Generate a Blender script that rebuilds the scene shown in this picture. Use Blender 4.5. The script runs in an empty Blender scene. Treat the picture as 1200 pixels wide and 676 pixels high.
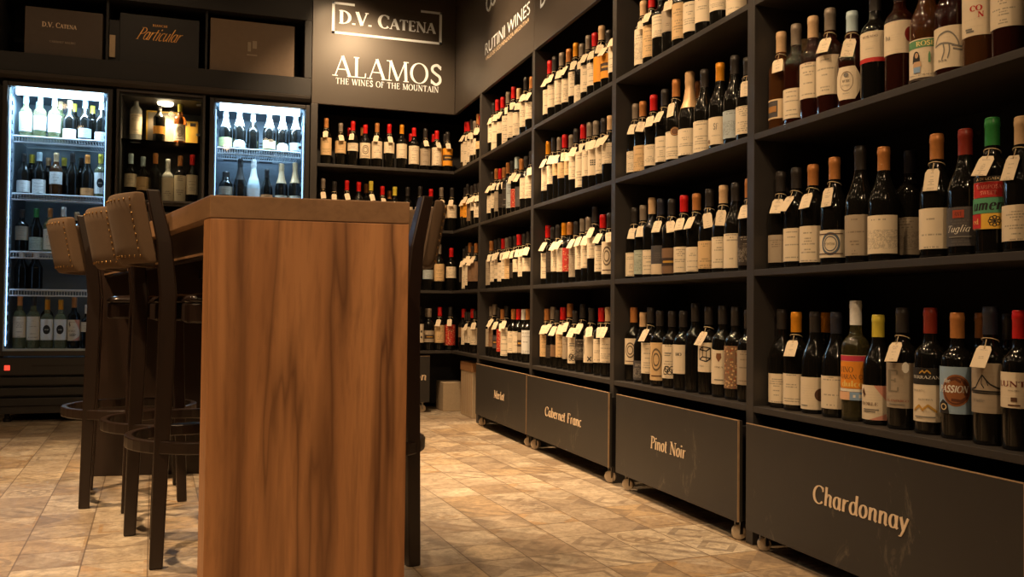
import bpy, bmesh, math, random
from math import sin, cos, pi, radians, sqrt, atan2
from mathutils import Vector, Matrix
random.seed(7)
SC = bpy.context.scene
COL = SC.collection

# ------------------------------------------------------------------ objects
def link(name, me, mat=None, parent=None, loc=None, rotz=0.0):
    o = bpy.data.objects.new(name, me)
    COL.objects.link(o)
    if mat is not None and me is not None and not me.materials:
        me.materials.append(mat)
    if loc is not None: o.location = loc
    if rotz: o.rotation_euler = (0, 0, rotz)
    if parent is not None: o.parent = parent
    return o
def tag(o, label, cat, group=None):
    o['label'] = label; o['category'] = cat
    if group: o['group'] = group
    return o
def thing(name, label, cat, loc=(0, 0, 0), rotz=0.0, group=None):
    return tag(link(name, None, None, None, loc, rotz), label, cat, group)
def struct(name, bm, mat, bevel=0):
    o = fin(name, bm, mat); o['kind'] = 'structure'; return o
def fin(name, bm, mat, parent=None, smooth=False, loc=None, rotz=0.0, bevel=0.0, seg=2):
    me = bpy.data.meshes.new(name)
    bmesh.ops.recalc_face_normals(bm, faces=bm.faces)
    bm.to_mesh(me); bm.free()
    if smooth:
        for p in me.polygons: p.use_smooth = True
    o = link(name, me, mat, parent, loc, rotz)
    if bevel:
        b = o.modifiers.new('bevel', 'BEVEL'); b.width = bevel; b.segments = seg; b.limit_method = 'ANGLE'
        b.angle_limit = radians(40)
    return o
def NB(): return bmesh.new()
def box(bm, x0, x1, y0, y1, z0, z1, M=None):
    v = [bm.verts.new((x, y, z)) for x in (x0, x1) for y in (y0, y1) for z in (z0, z1)]
    for f in ((0,1,3,2),(4,6,7,5),(0,4,5,1),(2,3,7,6),(0,2,6,4),(1,5,7,3)): bm.faces.new([v[i] for i in f])
    if M is not None: bmesh.ops.transform(bm, matrix=M, verts=v)
    return v
def prism(bm, pts, z0, z1):
    a = [bm.verts.new((x, y, z0)) for x, y in pts]; b = [bm.verts.new((x, y, z1)) for x, y in pts]
    n = len(pts)
    bm.faces.new(a[::-1]); bm.faces.new(b)
    for i in range(n): bm.faces.new((a[i], a[(i+1) % n], b[(i+1) % n], b[i]))
def lathe(bm, prof, n=24, cap0=True, cap1=True, off=(0, 0, 0)):
    rings = []
    for r, z in prof:
        rings.append([bm.verts.new((off[0]+r*cos(2*pi*i/n), off[1]+r*sin(2*pi*i/n), off[2]+z)) for i in range(n)])
    for a, b in zip(rings, rings[1:]):
        for i in range(n): bm.faces.new((a[i], a[(i+1) % n], b[(i+1) % n], b[i]))
    if cap0: bm.faces.new(rings[0][::-1])
    if cap1: bm.faces.new(rings[-1])
def tube(bm, pts, r, n=8, closed=False, sq=None):
    """round tube (or flat bar of half sizes sq=(a,b)) along a polyline"""
    pts = [Vector(p) for p in pts]; N = len(pts); rings = []
    for i, p in enumerate(pts):
        if closed: t = pts[(i+1) % N]-pts[i-1]
        else: t = pts[min(i+1, N-1)]-pts[max(i-1, 0)]
        t.normalize()
        up = Vector((0, 0, 1)) if abs(t.z) < .95 else Vector((1, 0, 0))
        s = t.cross(up).normalized(); u = s.cross(t)
        if sq: offs = [(sq[0], sq[1]), (-sq[0], sq[1]), (-sq[0], -sq[1]), (sq[0], -sq[1])]
        else: offs = [(r*cos(2*pi*k/n), r*sin(2*pi*k/n)) for k in range(n)]
        rings.append([bm.verts.new(p+s*a+u*b) for a, b in offs])
    m = len(rings[0])
    for i in range(N if closed else N-1):
        a, b = rings[i], rings[(i+1) % N]
        for k in range(m): bm.faces.new((a[k], a[(k+1) % m], b[(k+1) % m], b[k]))
    if not closed:
        bm.faces.new(rings[0][::-1]); bm.faces.new(rings[-1])
def disc_x(bm, c, r, half, n=20, axis='x'):
    """solid wheel around a horizontal axis"""
    A = []; 
    for s in (-1, 1):
        ring = []
        for i in range(n):
            a = 2*pi*i/n
            ring.append((c[0]+s*half, c[1]+r*cos(a), c[2]+r*sin(a)) if axis == 'x' else (c[0]+r*cos(a), c[1]+s*half, c[2]+r*sin(a)))
        A.append([bm.verts.new(p) for p in ring])
    bm.faces.new(A[0]); bm.faces.new(A[1])
    for i in range(n): bm.faces.new((A[0][i], A[1][i], A[1][(i+1) % n], A[0][(i+1) % n]))

# ------------------------------------------------------------------ node helper
class NT:
    def __init__(s, name):
        s.m = bpy.data.materials.new(name); s.m.use_nodes = True
        s.t = s.m.node_tree; s.t.nodes.clear()
        s.out = s.t.nodes.new('ShaderNodeOutputMaterial')
    def n(s, typ, **kw):
        x = s.t.nodes.new(typ)
        for k, v in kw.items():
            if k.startswith('i_'):
                key = k[2:]; key = int(key) if key.isdigit() else key.replace('_', ' ')
                s.put(x.inputs[key], v)
            else: setattr(x, k, v)
        return x
    def put(s, sock, v):
        if isinstance(v, bpy.types.NodeSocket): s.t.links.new(v, sock)
        elif isinstance(v, (tuple, list)) and len(v) == 3 and sock.type == 'RGBA': sock.default_value = (*v, 1)
        else: sock.default_value = v
    def M(s, op, a, b=0.0, c=None, clamp=False):
        x = s.t.nodes.new('ShaderNodeMath'); x.operation = op; x.use_clamp = clamp
        s.put(x.inputs[0], a); s.put(x.inputs[1], b)
        if c is not None: s.put(x.inputs[2], c)
        return x.outputs[0]
    def mix(s, f, a, b, bt='MIX'):
        x = s.t.nodes.new('ShaderNodeMix'); x.data_type = 'RGBA'; x.blend_type = bt
        s.put(x.inputs[0], f); s.put(x.inputs[6], a); s.put(x.inputs[7], b)
        return x.outputs[2]
    def ramp(s, f, stops):
        x = s.t.nodes.new('ShaderNodeValToRGB'); e = x.color_ramp.elements
        while len(e) < len(stops): e.new(.5)
        for k, (p, c) in zip(e, stops): k.position = p; k.color = (*c, 1) if len(c) == 3 else c
        s.put(x.inputs[0], f); return x.outputs[0]
    def noise(s, vec, scale, detail=2.0, rough=.5, dist=0.0):
        x = s.n('ShaderNodeTexNoise'); s.put(x.inputs['Vector'], vec)
        x.inputs['Scale'].default_value = scale; x.inputs['Detail'].default_value = detail
        x.inputs['Roughness'].default_value = rough; x.inputs['Distortion'].default_value = dist
        return x.outputs[0]
    def coord(s, which='Object'):
        return s.n('ShaderNodeTexCoord').outputs[which]
    def mapping(s, vec, sc=(1, 1, 1), rot=(0, 0, 0), loc=(0, 0, 0)):
        x = s.n('ShaderNodeMapping'); s.put(x.inputs[0], vec)
        x.inputs['Scale'].default_value = sc; x.inputs['Rotation'].default_value = rot; x.inputs['Location'].default_value = loc
        return x.outputs[0]
    def bsdf(s, color, rough=.5, metal=0.0, bump=None, bstr=.2, bdist=.002, **kw):
        p = s.n('ShaderNodeBsdfPrincipled')
        s.put(p.inputs['Base Color'], color); s.put(p.inputs['Roughness'], rough); p.inputs['Metallic'].default_value = metal
        for k, v in kw.items(): s.put(p.inputs[k.replace('_', ' ')], v)
        if bump is not None:
            b = s.n('ShaderNodeBump'); b.inputs['Strength'].default_value = bstr; b.inputs['Distance'].default_value = bdist
            s.put(b.inputs['Height'], bump); s.t.links.new(b.outputs[0], p.inputs['Normal'])
        s.t.links.new(p.outputs[0], s.out.inputs[0]); return p
def lin(*c):
    c = c[0] if len(c) == 1 else c
    return tuple(((v/255)/12.92 if v/255 <= .04045 else ((v/255+.055)/1.055)**2.4) for v in c)

MAT = {}
def plain(key, rgb, rough=.5, metal=0.0, nsc=30.0, var=.12, bstr=0.0, **kw):
    m = NT(key); v = m.coord('Object')
    n = m.noise(v, nsc, 3.0)
    c = lin(rgb)
    col = m.mix(n, tuple(x*(1-var) for x in c), tuple(min(1, x*(1+var)) for x in c))
    m.bsdf(col, rough, metal, bump=n if bstr else None, bstr=bstr, **kw)
    MAT[key] = m.m; return m.m

# ---- floor: worn patchwork cement tiles
def floor_mat():
    m = NT('patchwork_tiles'); TS = .168
    v = m.mapping(m.coord('Object'), rot=(0, 0, radians(-3.6)))
    sx = m.n('ShaderNodeSeparateXYZ', i_0=v)
    gx = m.M('DIVIDE', sx.outputs[0], TS); gy = m.M('DIVIDE', sx.outputs[1], TS)
    cx = m.M('FLOOR', gx); cy = m.M('FLOOR', gy)
    fx = m.M('SUBTRACT', m.M('FRACT', gx), .5); fy = m.M('SUBTRACT', m.M('FRACT', gy), .5)
    cell = m.n('ShaderNodeCombineXYZ', i_0=cx, i_1=cy).outputs[0]
    def rnd(off):
        w = m.n('ShaderNodeTexWhiteNoise', noise_dimensions='3D')
        a = m.n('ShaderNodeVectorMath', operation='ADD'); m.put(a.inputs[0], cell); a.inputs[1].default_value = (off, off*1.7, off*.3)
        m.put(w.inputs['Vector'], a.outputs[0]); return w.outputs[0]
    r1, r2, r3 = rnd(1.3), rnd(5.1), rnd(9.7)
    base = m.ramp(r1, [(0, lin(186, 168, 144)), (.35, lin(204, 188, 164)), (.6, lin(168, 149, 126)), (.8, lin(194, 168, 132)), (1, lin(218, 203, 178))])
    dark = m.ramp(r2, [(0, lin(104, 88, 76)), (.4, lin(124, 108, 94)), (.7, lin(84, 74, 68)), (1, lin(190, 146, 86))])
    ax = m.M('ABSOLUTE', fx); ay = m.M('ABSOLUTE', fy)
    l1 = m.M('ADD', ax, ay)
    rad = m.M('SQRT', m.M('ADD', m.M('MULTIPLY', fx, fx), m.M('MULTIPLY', fy, fy)))
    ang = m.M('ARCTAN2', fy, fx)
    diamond = m.M('LESS_THAN', m.M('ABSOLUTE', m.M('SUBTRACT', l1, .36)), .09)
    petal = m.M('LESS_THAN', rad, m.M('MULTIPLY_ADD', m.M('COSINE', m.M('MULTIPLY', ang, 8.0)), .10, .26))
    ringp = m.M('LESS_THAN', m.M('ABSOLUTE', m.M('SUBTRACT', rad, .40)), .045)
    flower = m.M('MAXIMUM', m.M('MULTIPLY', petal, m.M('GREATER_THAN', rad, .07)), ringp)
    diag = m.M('GREATER_THAN', m.M('MULTIPLY', m.M('SUBTRACT', fx, fy), m.M('ADD', fx, fy)), 0.0)
    bars = m.M('LESS_THAN', m.M('FRACT', m.M('MULTIPLY', m.M('ADD', gx, gy), 2.0)), .42)
    corner = m.M('GREATER_THAN', l1, .60)
    frame = m.M('LESS_THAN', m.M('ABSOLUTE', m.M('SUBTRACT', m.M('MAXIMUM', ax, ay), .33)), .035)
    tri = m.M('MULTIPLY', m.M('GREATER_THAN', m.M('ADD', fx, fy), .12), m.M('LESS_THAN', m.M('MAXIMUM', ax, ay), .44))
    light = m.M('MAXIMUM', m.M('MULTIPLY', tri, m.M('GREATER_THAN', r2, .70)), m.M('MULTIPLY', m.M('LESS_THAN', l1, .22), m.M('LESS_THAN', r1, .4)))
    def pick(lo, hi): return m.M('MULTIPLY', m.M('GREATER_THAN', r3, lo), m.M('LESS_THAN', r3, hi))
    pat = m.M('MULTIPLY', diamond, pick(.0, .14))
    for p, lo, hi in ((flower, .14, .30), (diag, .30, .42), (bars, .42, .52), (corner, .52, .68), (frame, .68, .78)):
        pat = m.M('MAXIMUM', pat, m.M('MULTIPLY', p, pick(lo, hi)))
    wear = m.noise(v, 9.0, 5.0, .65)
    wearf = m.ramp(wear, [(.34, (0, 0, 0)), (.52, (1, 1, 1))])
    f = m.M('MULTIPLY', m.M('MULTIPLY', pat, wearf), .56)
    col = m.mix(f, base, dark)
    col = m.mix(m.M('MULTIPLY', m.M('MULTIPLY', light, wearf), .6), col, lin(222, 208, 184))
    cl = m.noise(v, 5.5, 7.0, .66, 1.4)
    col = m.mix(m.M('MULTIPLY', m.ramp(cl, [(.42, (0, 0, 0)), (.66, (1, 1, 1))]), .6), col, lin(128, 110, 92))
    fine = m.noise(v, 38.0, 5.0, .7)
    col = m.mix(m.M('MULTIPLY', m.ramp(fine, [(.45, (0, 0, 0)), (.66, (1, 1, 1))]), .5), col, lin(112, 96, 80))
    ed = m.M('MAXIMUM', ax, ay)
    grout = m.M('GREATER_THAN', ed, .488)
    col = m.mix(m.M('MULTIPLY', grout, .75), col, lin(96, 78, 62))
    h = m.M('SUBTRACT', m.M('MULTIPLY', fine, .25), grout)
    m.bsdf(col, m.M('MULTIPLY_ADD', cl, .25, .36), bump=h, bstr=.35, bdist=.002)
    MAT['floor'] = m.m
floor_mat()

# ---- walnut panel with tall wandering grain
def wood(key, ca, cb, cd, axis='z', sc=1.0, rough=.42, streak=.75):
    m = NT(key); v = m.coord('Object')
    s = {'z': (1, 1, .10), 'y': (1, .10, 1), 'x': (.10, 1, 1)}[axis]
    mv = m.mapping(v, sc=tuple(q*sc for q in s))
    warp = m.noise(mv, 3.0, 2.0)
    wv = m.n('ShaderNodeVectorMath', operation='ADD'); m.put(wv.inputs[0], mv)
    sc2 = m.n('ShaderNodeVectorMath', operation='SCALE'); 
    nz = m.n('ShaderNodeTexNoise'); m.put(nz.inputs['Vector'], mv); nz.inputs['Scale'].default_value = 4.0
    m.put(sc2.inputs[0], nz.outputs[1]); sc2.inputs['Scale'].default_value = .16
    m.put(wv.inputs[1], sc2.outputs[0])
    g1 = m.noise(wv.outputs[0], 7.0, 3.0, .55, .6)
    g2 = m.noise(wv.outputs[0], 60.0, 4.0, .6)
    big = m.noise(m.mapping(v, sc=tuple(z_*sc*(.55 if z_ < 1 else 1) for z_ in s), loc=(3.1, 1.7, .4)), 5.5, 4.0, .55, .8)
    ringv = m.M('ABSOLUTE', m.M('SUBTRACT', m.M('FRACT', m.M('MULTIPLY', big, 5.0)), .5))
    col = m.mix(m.ramp(g1, [(.3, (0, 0, 0)), (.7, (1, 1, 1))]), lin(ca), lin(cb))
    st = m.M('MULTIPLY', m.ramp(ringv, [(0, (1, 1, 1)), (.10, (.55, .55, .55)), (.36, (0, 0, 0))]), m.ramp(m.noise(mv, 2.2, 2.0), [(.30, (.3, .3, .3)), (.55, (1, 1, 1))]))
    col = m.mix(m.M('MULTIPLY', st, streak), col, lin(cd))
    col = m.mix(m.M('MULTIPLY', m.ramp(g2, [(.48, (0, 0, 0)), (.75, (1, 1, 1))]), .35), col, lin(cd))
    m.bsdf(col, rough, bump=g2, bstr=.06, bdist=.001)
    MAT[key] = m.m
wood('walnut_panel', (164, 112, 70), (194, 138, 90), (88, 54, 32), streak=.88)
wood('walnut_top', (132, 100, 70), (150, 114, 80), (104, 74, 48), axis='y', streak=.25)
wood('dark_wood', (36, 25, 19), (44, 30, 23), (22, 15, 11), rough=.32, streak=.3)
wood('pale_crate', (176, 150, 116), (190, 165, 130), (140, 112, 82), axis='x', rough=.7, streak=.3)

# ---- charcoal shelving, board and drawer fronts
def painted(key, rgb, rough, scuff=.0, nsc=6.0):
    m = NT(key); v = m.coord('Object')
    n = m.noise(v, nsc, 4.0, .6); f = m.noise(v, 120.0, 2.0)
    c = lin(rgb)
    col = m.mix(n, tuple(x*.82 for x in c), tuple(x*1.15 for x in c))
    if scuff:
        a = m.noise(m.mapping(v, sc=(1, 1, .45)), 11.0, 6.0, .72, .8)
        col = m.mix(m.M('MULTIPLY', m.ramp(a, [(.60, (0, 0, 0)), (.74, (1, 1, 1))]), scuff), col, lin(150, 138, 118))
    m.bsdf(col, rough, bump=f, bstr=.05, bdist=.0006)
    MAT[key] = m.m
painted('shelf_paint', (56, 52, 49), .48)
painted('shelf_back', (24, 21, 20), .75)
painted('board', (72, 65, 58), .36, nsc=2.0)
painted('drawer_front', (50, 47, 44), .45, scuff=.5)
painted('cabinet_black', (40, 38, 38), .42)
painted('niche_black', (26, 25, 27), .6)
painted('wall_paint', (66, 58, 52), .7)
plain('worn_lit_edge', (168, 140, 108), .55, nsc=40, var=.3)
plain('letter_white', (236, 246, 255), .5, var=.02)
plain('letter_cream', (232, 208, 176), .55, var=.04)
plain('ceiling', (44, 40, 38), .8)
plain('rubber', (24, 22, 21), .6)
plain('wheel', (186, 168, 144), .45, var=.15)
plain('steel', (150, 146, 140), .3, metal=1.0, var=.05)
plain('brass_stud', (150, 116, 70), .35, metal=1.0, var=.1)
plain('cardboard', (168, 124, 82), .8, var=.15, nsc=60)
plain('carton_light', (184, 164, 136), .8, var=.1, nsc=60)
plain('fridge_liner', (118, 130, 142), .4, var=.03)
plain('wire_white', (226, 232, 236), .35, var=.02)
plain('seat_leather', (40, 30, 26), .22, nsc=80, bstr=.06)
plain('box_brown', (74, 62, 53), .55, var=.1)
plain('box_taupe', (112, 93, 74), .55, var=.1)
plain('box_black', (27, 26, 29), .55, var=.1)
plain('gold_foil', (206, 150, 74), .35, metal=.5, var=.1)
plain('box_gold', (226, 178, 70), .5, var=.08)
plain('box_grey', (156, 142, 124), .6, var=.08)
plain('red_light', (200, 20, 10), .4, Emission_Color=(1, .06, .03, 1), Emission_Strength=1.5)

def fabric():
    m = NT('brown_fabric'); v = m.coord('Object')
    n = m.noise(v, 9.0, 4.0, .6); w = m.noise(v, 420.0, 2.0)
    col = m.mix(n, lin(76, 58, 41), lin(102, 79, 55))
    col = m.mix(m.M('MULTIPLY', w, .3), col, lin(50, 37, 26))
    m.bsdf(col, .9, bump=w, bstr=.25, bdist=.001); MAT['fabric'] = m.m
fabric()

def emit(key, rgb, strength):
    m = NT(key); e = m.n('ShaderNodeEmission'); e.inputs[0].default_value = (*rgb, 1); e.inputs[1].default_value = strength
    m.t.links.new(e.outputs[0], m.out.inputs[0]); MAT[key] = m.m
emit('led_cool', (.55, .80, 1.0), 20.0)
emit('edge_glow', (.35, .62, 1.0), 5.0)
emit('lamp_warm', (1.0, .80, .50), 14.0)

def pane():
    m = NT('door_glass'); f = m.n('ShaderNodeFresnel'); f.inputs[0].default_value = 1.45
    g = m.n('ShaderNodeBsdfGlossy'); g.inputs['Roughness'].default_value = .03
    t = m.n('ShaderNodeBsdfTransparent'); t.inputs[0].default_value = (.93, .96, .97, 1)
    x = m.n('ShaderNodeMixShader'); m.t.links.new(f.outputs[0], x.inputs[0])
    m.t.links.new(t.outputs[0], x.inputs[1]); m.t.links.new(g.outputs[0], x.inputs[2])
    m.t.links.new(x.outputs[0], m.out.inputs[0]); MAT['door_glass'] = m.m
pane()

# ---- bottles
def glass(key, rgb, trans, rough=.10):
    m = NT('bottle_glass_'+key); p = m.bsdf(rgb, rough, Transmission_Weight=trans, IOR=1.45)
    MAT['g_'+key] = m.m
glass('d', (.006, .0055, .0045), 0.0, .10)
glass('e', (.085, .02, .012), .75, .06)
glass('v', (.30, .26, .10), .9, .06)
glass('o', (.36, .14, .045), .85, .06)
glass('y', (.62, .64, .34), .85)
glass('w', (.86, .84, .76), .5)
glass('W', (.70, .86, .92), .0, .25)
CAPC = {'R': (200, 24, 22), 'Q': (132, 44, 30), 'D': (46, 42, 40), 'G': (226, 150, 30), 'T': (206, 172, 130), 'K': (192, 128, 70), 'S': (140, 128, 114), 'N': (46, 130, 62),
        'W': (240, 240, 236), 'B': (40, 42, 54), 'F': (216, 178, 132), 'P': (190, 214, 224), 'Y': (214, 196, 70), 'O': (222, 140, 66)}
for k, c in CAPC.items():
    plain('cap_'+k, c, .38 if k not in 'T' else .6, metal=.25 if k in 'GKFS' else 0, nsc=120, var=.12)
LABC = {'C': (236, 220, 192), 'G': (168, 154, 134), 'O': (238, 158, 26), 'W': (240, 242, 240), 'N': (62, 64, 70), 'K': (30, 28, 28), 'P': (176, 190, 196), 'X': (188, 34, 30),
        'T': (222, 188, 138), 'B': (128, 98, 72), 'L': (226, 226, 150), 'M': (236, 210, 170), 'U': (150, 180, 206), 'E': (178, 190, 176), 'A': (232, 160, 96)}
def label_mat(key, mode):
    m = NT('label_paper_'+key); uv = m.coord('UV'); oi = m.n('ShaderNodeObjectInfo')
    s = m.n('ShaderNodeSeparateXYZ', i_0=uv); u, v = s.outputs[0], s.outputs[1]
    rn = oi.outputs['Random']; base = oi.outputs['Color']
    ua = m.M('ABSOLUTE', m.M('SUBTRACT', u, .5))
    seed = m.M('MULTIPLY', rn, 97.0)
    line = m.M('FLOOR', m.M('MULTIPLY', v, 13.0)); fr = m.M('FRACT', m.M('MULTIPLY', v, 13.0))
    def wn(a, b):
        w = m.n('ShaderNodeTexWhiteNoise', noise_dimensions='2D'); m.put(w.inputs['Vector'], m.n('ShaderNodeCombineXYZ', i_0=a, i_1=b).outputs[0]); return w.outputs[0]
    on = m.M('GREATER_THAN', wn(line, seed), .52)
    wid = m.M('LESS_THAN', ua, m.M('MULTIPLY_ADD', wn(seed, line), .22, .06))
    ch = m.M('GREATER_THAN', m.noise(m.n('ShaderNodeCombineXYZ', i_0=m.M('MULTIPLY', u, 34.0), i_1=m.M('ADD', line, seed)).outputs[0], 1.0, 1.0), .44)
    band = m.M('LESS_THAN', m.M('ABSOLUTE', m.M('SUBTRACT', fr, .5)), .24)
    ink = m.M('MULTIPLY', m.M('MULTIPLY', on, wid), m.M('MULTIPLY', ch, band))
    if mode == 'art':
        sk = m.noise(m.n('ShaderNodeCombineXYZ', i_0=u, i_1=v, i_2=seed).outputs[0], 6.0, 7.0, .72, 1.4)
        line2 = m.M('LESS_THAN', m.M('ABSOLUTE', m.M('SUBTRACT', sk, .5)), .03)
        reg = m.M('MULTIPLY', m.M('GREATER_THAN', v, .12), m.M('LESS_THAN', v, .62))
        ink = m.M('MAXIMUM', m.M('MULTIPLY', ink, m.M('GREATER_THAN', v, .66)), m.M('MULTIPLY', m.M('MULTIPLY', line2, reg), .8))
    if mode == 'plain': ink = m.M('MULTIPLY', ink, .12)
    dk = m.mix(.82, base, (.03, .022, .018))
    lum = m.n('ShaderNodeRGBToBW'); m.put(lum.inputs[0], base)
    lt = m.mix(.6, base, (.8, .72, .6))
    inkc = m.mix(m.M('GREATER_THAN', lum.outputs[0], .12), lt, dk)
    col = m.mix(m.M('MULTIPLY', ink, .62), base, inkc)
    if mode == 'floral':
        vo = m.n('ShaderNodeTexVoronoi'); m.put(vo.inputs['Vector'], m.n('ShaderNodeCombineXYZ', i_0=u, i_1=m.M('MULTIPLY', v, 1.6), i_2=seed).outputs[0]); vo.inputs['Scale'].default_value = 9.0
        col = m.mix(m.M('MULTIPLY', m.M('LESS_THAN', vo.outputs[0], .33), .75), base, lin(232, 196, 140))
        vo2 = m.noise(uv, 14.0, 2.0)
        col = m.mix(m.M('MULTIPLY', m.M('GREATER_THAN', vo2, .60), .7), col, lin(150, 52, 24))
    age = m.noise(m.n('ShaderNodeVectorMath', operation='ADD', i_0=m.coord('Object')).outputs[0], 24.0, 3.0)
    col = m.mix(m.M('MULTIPLY', age, .14), col, lin(160, 128, 92))
    m.bsdf(col, .6); MAT['lab_'+key] = m.m
for k in ('text', 'art', 'plain', 'floral'): label_mat(k, k)
def tint(key, c):
    return MAT.get('ink_%d_%d_%d' % c) or plain('ink_%d_%d_%d' % c, c, .6, var=.05)
plain('twine', (214, 190, 150), .8, var=.1)
# ------------------------------------------------------------------ lettering
def arc(cx, cy, rx, ry, a0, a1, n=14):
    return [(cx+rx*cos(radians(a0+(a1-a0)*i/n)), cy+ry*sin(radians(a0+(a1-a0)*i/n))) for i in range(n+1)]
def spl(pts, n=6):
    P = [pts[0]]+list(pts)+[pts[-1]]; out = []
    for i in range(1, len(P)-2):
        a, b, c, d = P[i-1], P[i], P[i+1], P[i+2]
        for k in range(n):
            t = k/n
            out.append(tuple(.5*(2*b[j]+(c[j]-a[j])*t+(2*a[j]-5*b[j]+4*c[j]-d[j])*t*t+(3*b[j]-a[j]-3*c[j]+d[j])*t**3) for j in (0, 1)))
    out.append(tuple(pts[-1])); return out
# glyph = (advance, [(points, weight)], [serif centres])
def stem(x, y0=0, y1=1): return ([(x, y0), (x, y1)], 1)
CAPS = {
 'A': (.84, [([(.06, 0), (.40, 1)], .42), ([(.40, 1), (.76, 0)], 1.1), ([(.19, .34), (.62, .34)], 1)], [(.06, 0), (.76, 0)]),
 'B': (.72, [stem(.16), (arc(.2, .75, .36, .24, 90, -90), 1), (arc(.2, .26, .42, .25, 90, -90), 1), ([(.16, .99), (.22, .99)], 1), ([(.16, .01), (.22, .01)], 1)], [(.12, 0), (.12, 1)]),
 'C': (.82, [(arc(.46, .5, .38, .5, 48, 315, 22), 1), ([(.74, .72), (.74, .95)], .5)], []),
 'D': (.88, [stem(.16), (arc(.2, .5, .56, .49, 90, -90, 20), 1), ([(.1, .99), (.24, .99)], 1), ([(.1, .01), (.24, .01)], 1)], [(.12, 0), (.12, 1)]),
 'E': (.70, [stem(.16), ([(.1, .98), (.58, .98)], 1), ([(.16, .52), (.48, .52)], 1), ([(.1, .02), (.60, .02)], 1), ([(.58, .98), (.58, .8)], .4), ([(.61, .02), (.62, .22)], .4), ([(.48, .43), (.48, .62)], .4)], []),
 'F': (.64, [stem(.16), ([(.1, .98), (.56, .98)], 1), ([(.16, .52), (.46, .52)], 1), ([(.56, .98), (.56, .78)], .4)], [(.16, 0)]),
 'G': (.86, [(arc(.46, .5, .38, .5, 48, 320, 22), 1), ([(.76, .1), (.76, .42)], .9)], [(.74, .42)]),
 'H': (.90, [stem(.16), stem(.74), ([(.16, .52), (.74, .52)], 1)], [(.16, 0), (.16, 1), (.74, 0), (.74, 1)]),
 'I': (.34, [stem(.17)], [(.17, 0), (.17, 1)]),
 'L': (.66, [stem(.16), ([(.1, .02), (.58, .02)], 1), ([(.58, .02), (.60, .24)], .4)], [(.16, 1), (.12, 0)]),
 'M': (1.04, [([(.10, 0), (.15, 1)], .4), ([(.15, 1), (.52, .03)], 1.1), ([(.52, .03), (.88, 1)], .42), ([(.88, 1), (.93, 0)], 1)], [(.10, 0), (.93, 0), (.10, 1), (.92, 1)]),
 'N': (.92, [([(.13, 0), (.13, 1)], .4), ([(.13, 1), (.78, .0)], 1.15), ([(.78, 0), (.78, 1)], .4)], [(.13, 0), (.10, 1), (.78, 1)]),
 'O': (.94, [(arc(.47, .5, .39, .5, 0, 360, 30), 1)], []),
 'P': (.68, [stem(.16), (arc(.2, .73, .40, .27, 90, -90), 1)], [(.16, 0), (.12, 1)]),
 'R': (.78, [stem(.16), (arc(.2, .74, .38, .25, 90, -90), 1), ([(.36, .48), (.72, 0)], 1)], [(.16, 0), (.12, 1), (.74, 0)]),
 'S': (.62, [(spl([(.52, .84), (.36, .99), (.14, .9), (.12, .7), (.30, .54), (.48, .40), (.50, .16), (.30, .01), (.08, .16)]), 1.6), ([(.53, .76), (.53, .96)], .4), ([(.07, .04), (.07, .26)], .4)], []),
 'T': (.78, [stem(.39), ([(.05, .98), (.73, .98)], 1), ([(.05, .98), (.05, .78)], .4), ([(.73, .98), (.73, .78)], .4)], [(.39, 0)]),
 'U': (.88, [([(.15, 1), (.15, .35)], 1), (arc(.43, .35, .28, .35, 180, 360), 1), ([(.71, .35), (.71, 1)], .5)], [(.15, 1), (.71, 1)]),
 'V': (.82, [([(.06, 1), (.41, 0)], 1.1), ([(.41, 0), (.76, 1)], .42)], [(.06, 1), (.76, 1)]),
 'W': (1.16, [([(.06, 1), (.33, 0)], 1.05), ([(.33, 0), (.58, 1)], .42), ([(.58, 1), (.83, 0)], 1.05), ([(.83, 0), (1.10, 1)], .42)], [(.06, 1), (.58, 1), (1.10, 1)]),
 'Y': (.80, [([(.06, 1), (.40, .45)], 1.05), ([(.74, 1), (.40, .45)], .45), stem(.40, 0, .46)], [(.06, 1), (.74, 1), (.40, 0)]),
 'Z': (.70, [([(.08, .98), (.62, .98)], 1), ([(.62, .98), (.08, .02)], 1), ([(.08, .02), (.64, .02)], 1)], []),
 '.': (.26, [([(.12, -.01), (.12, .11)], 1)], []), ' ': (.38, [], []),
}
X = .66
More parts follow.
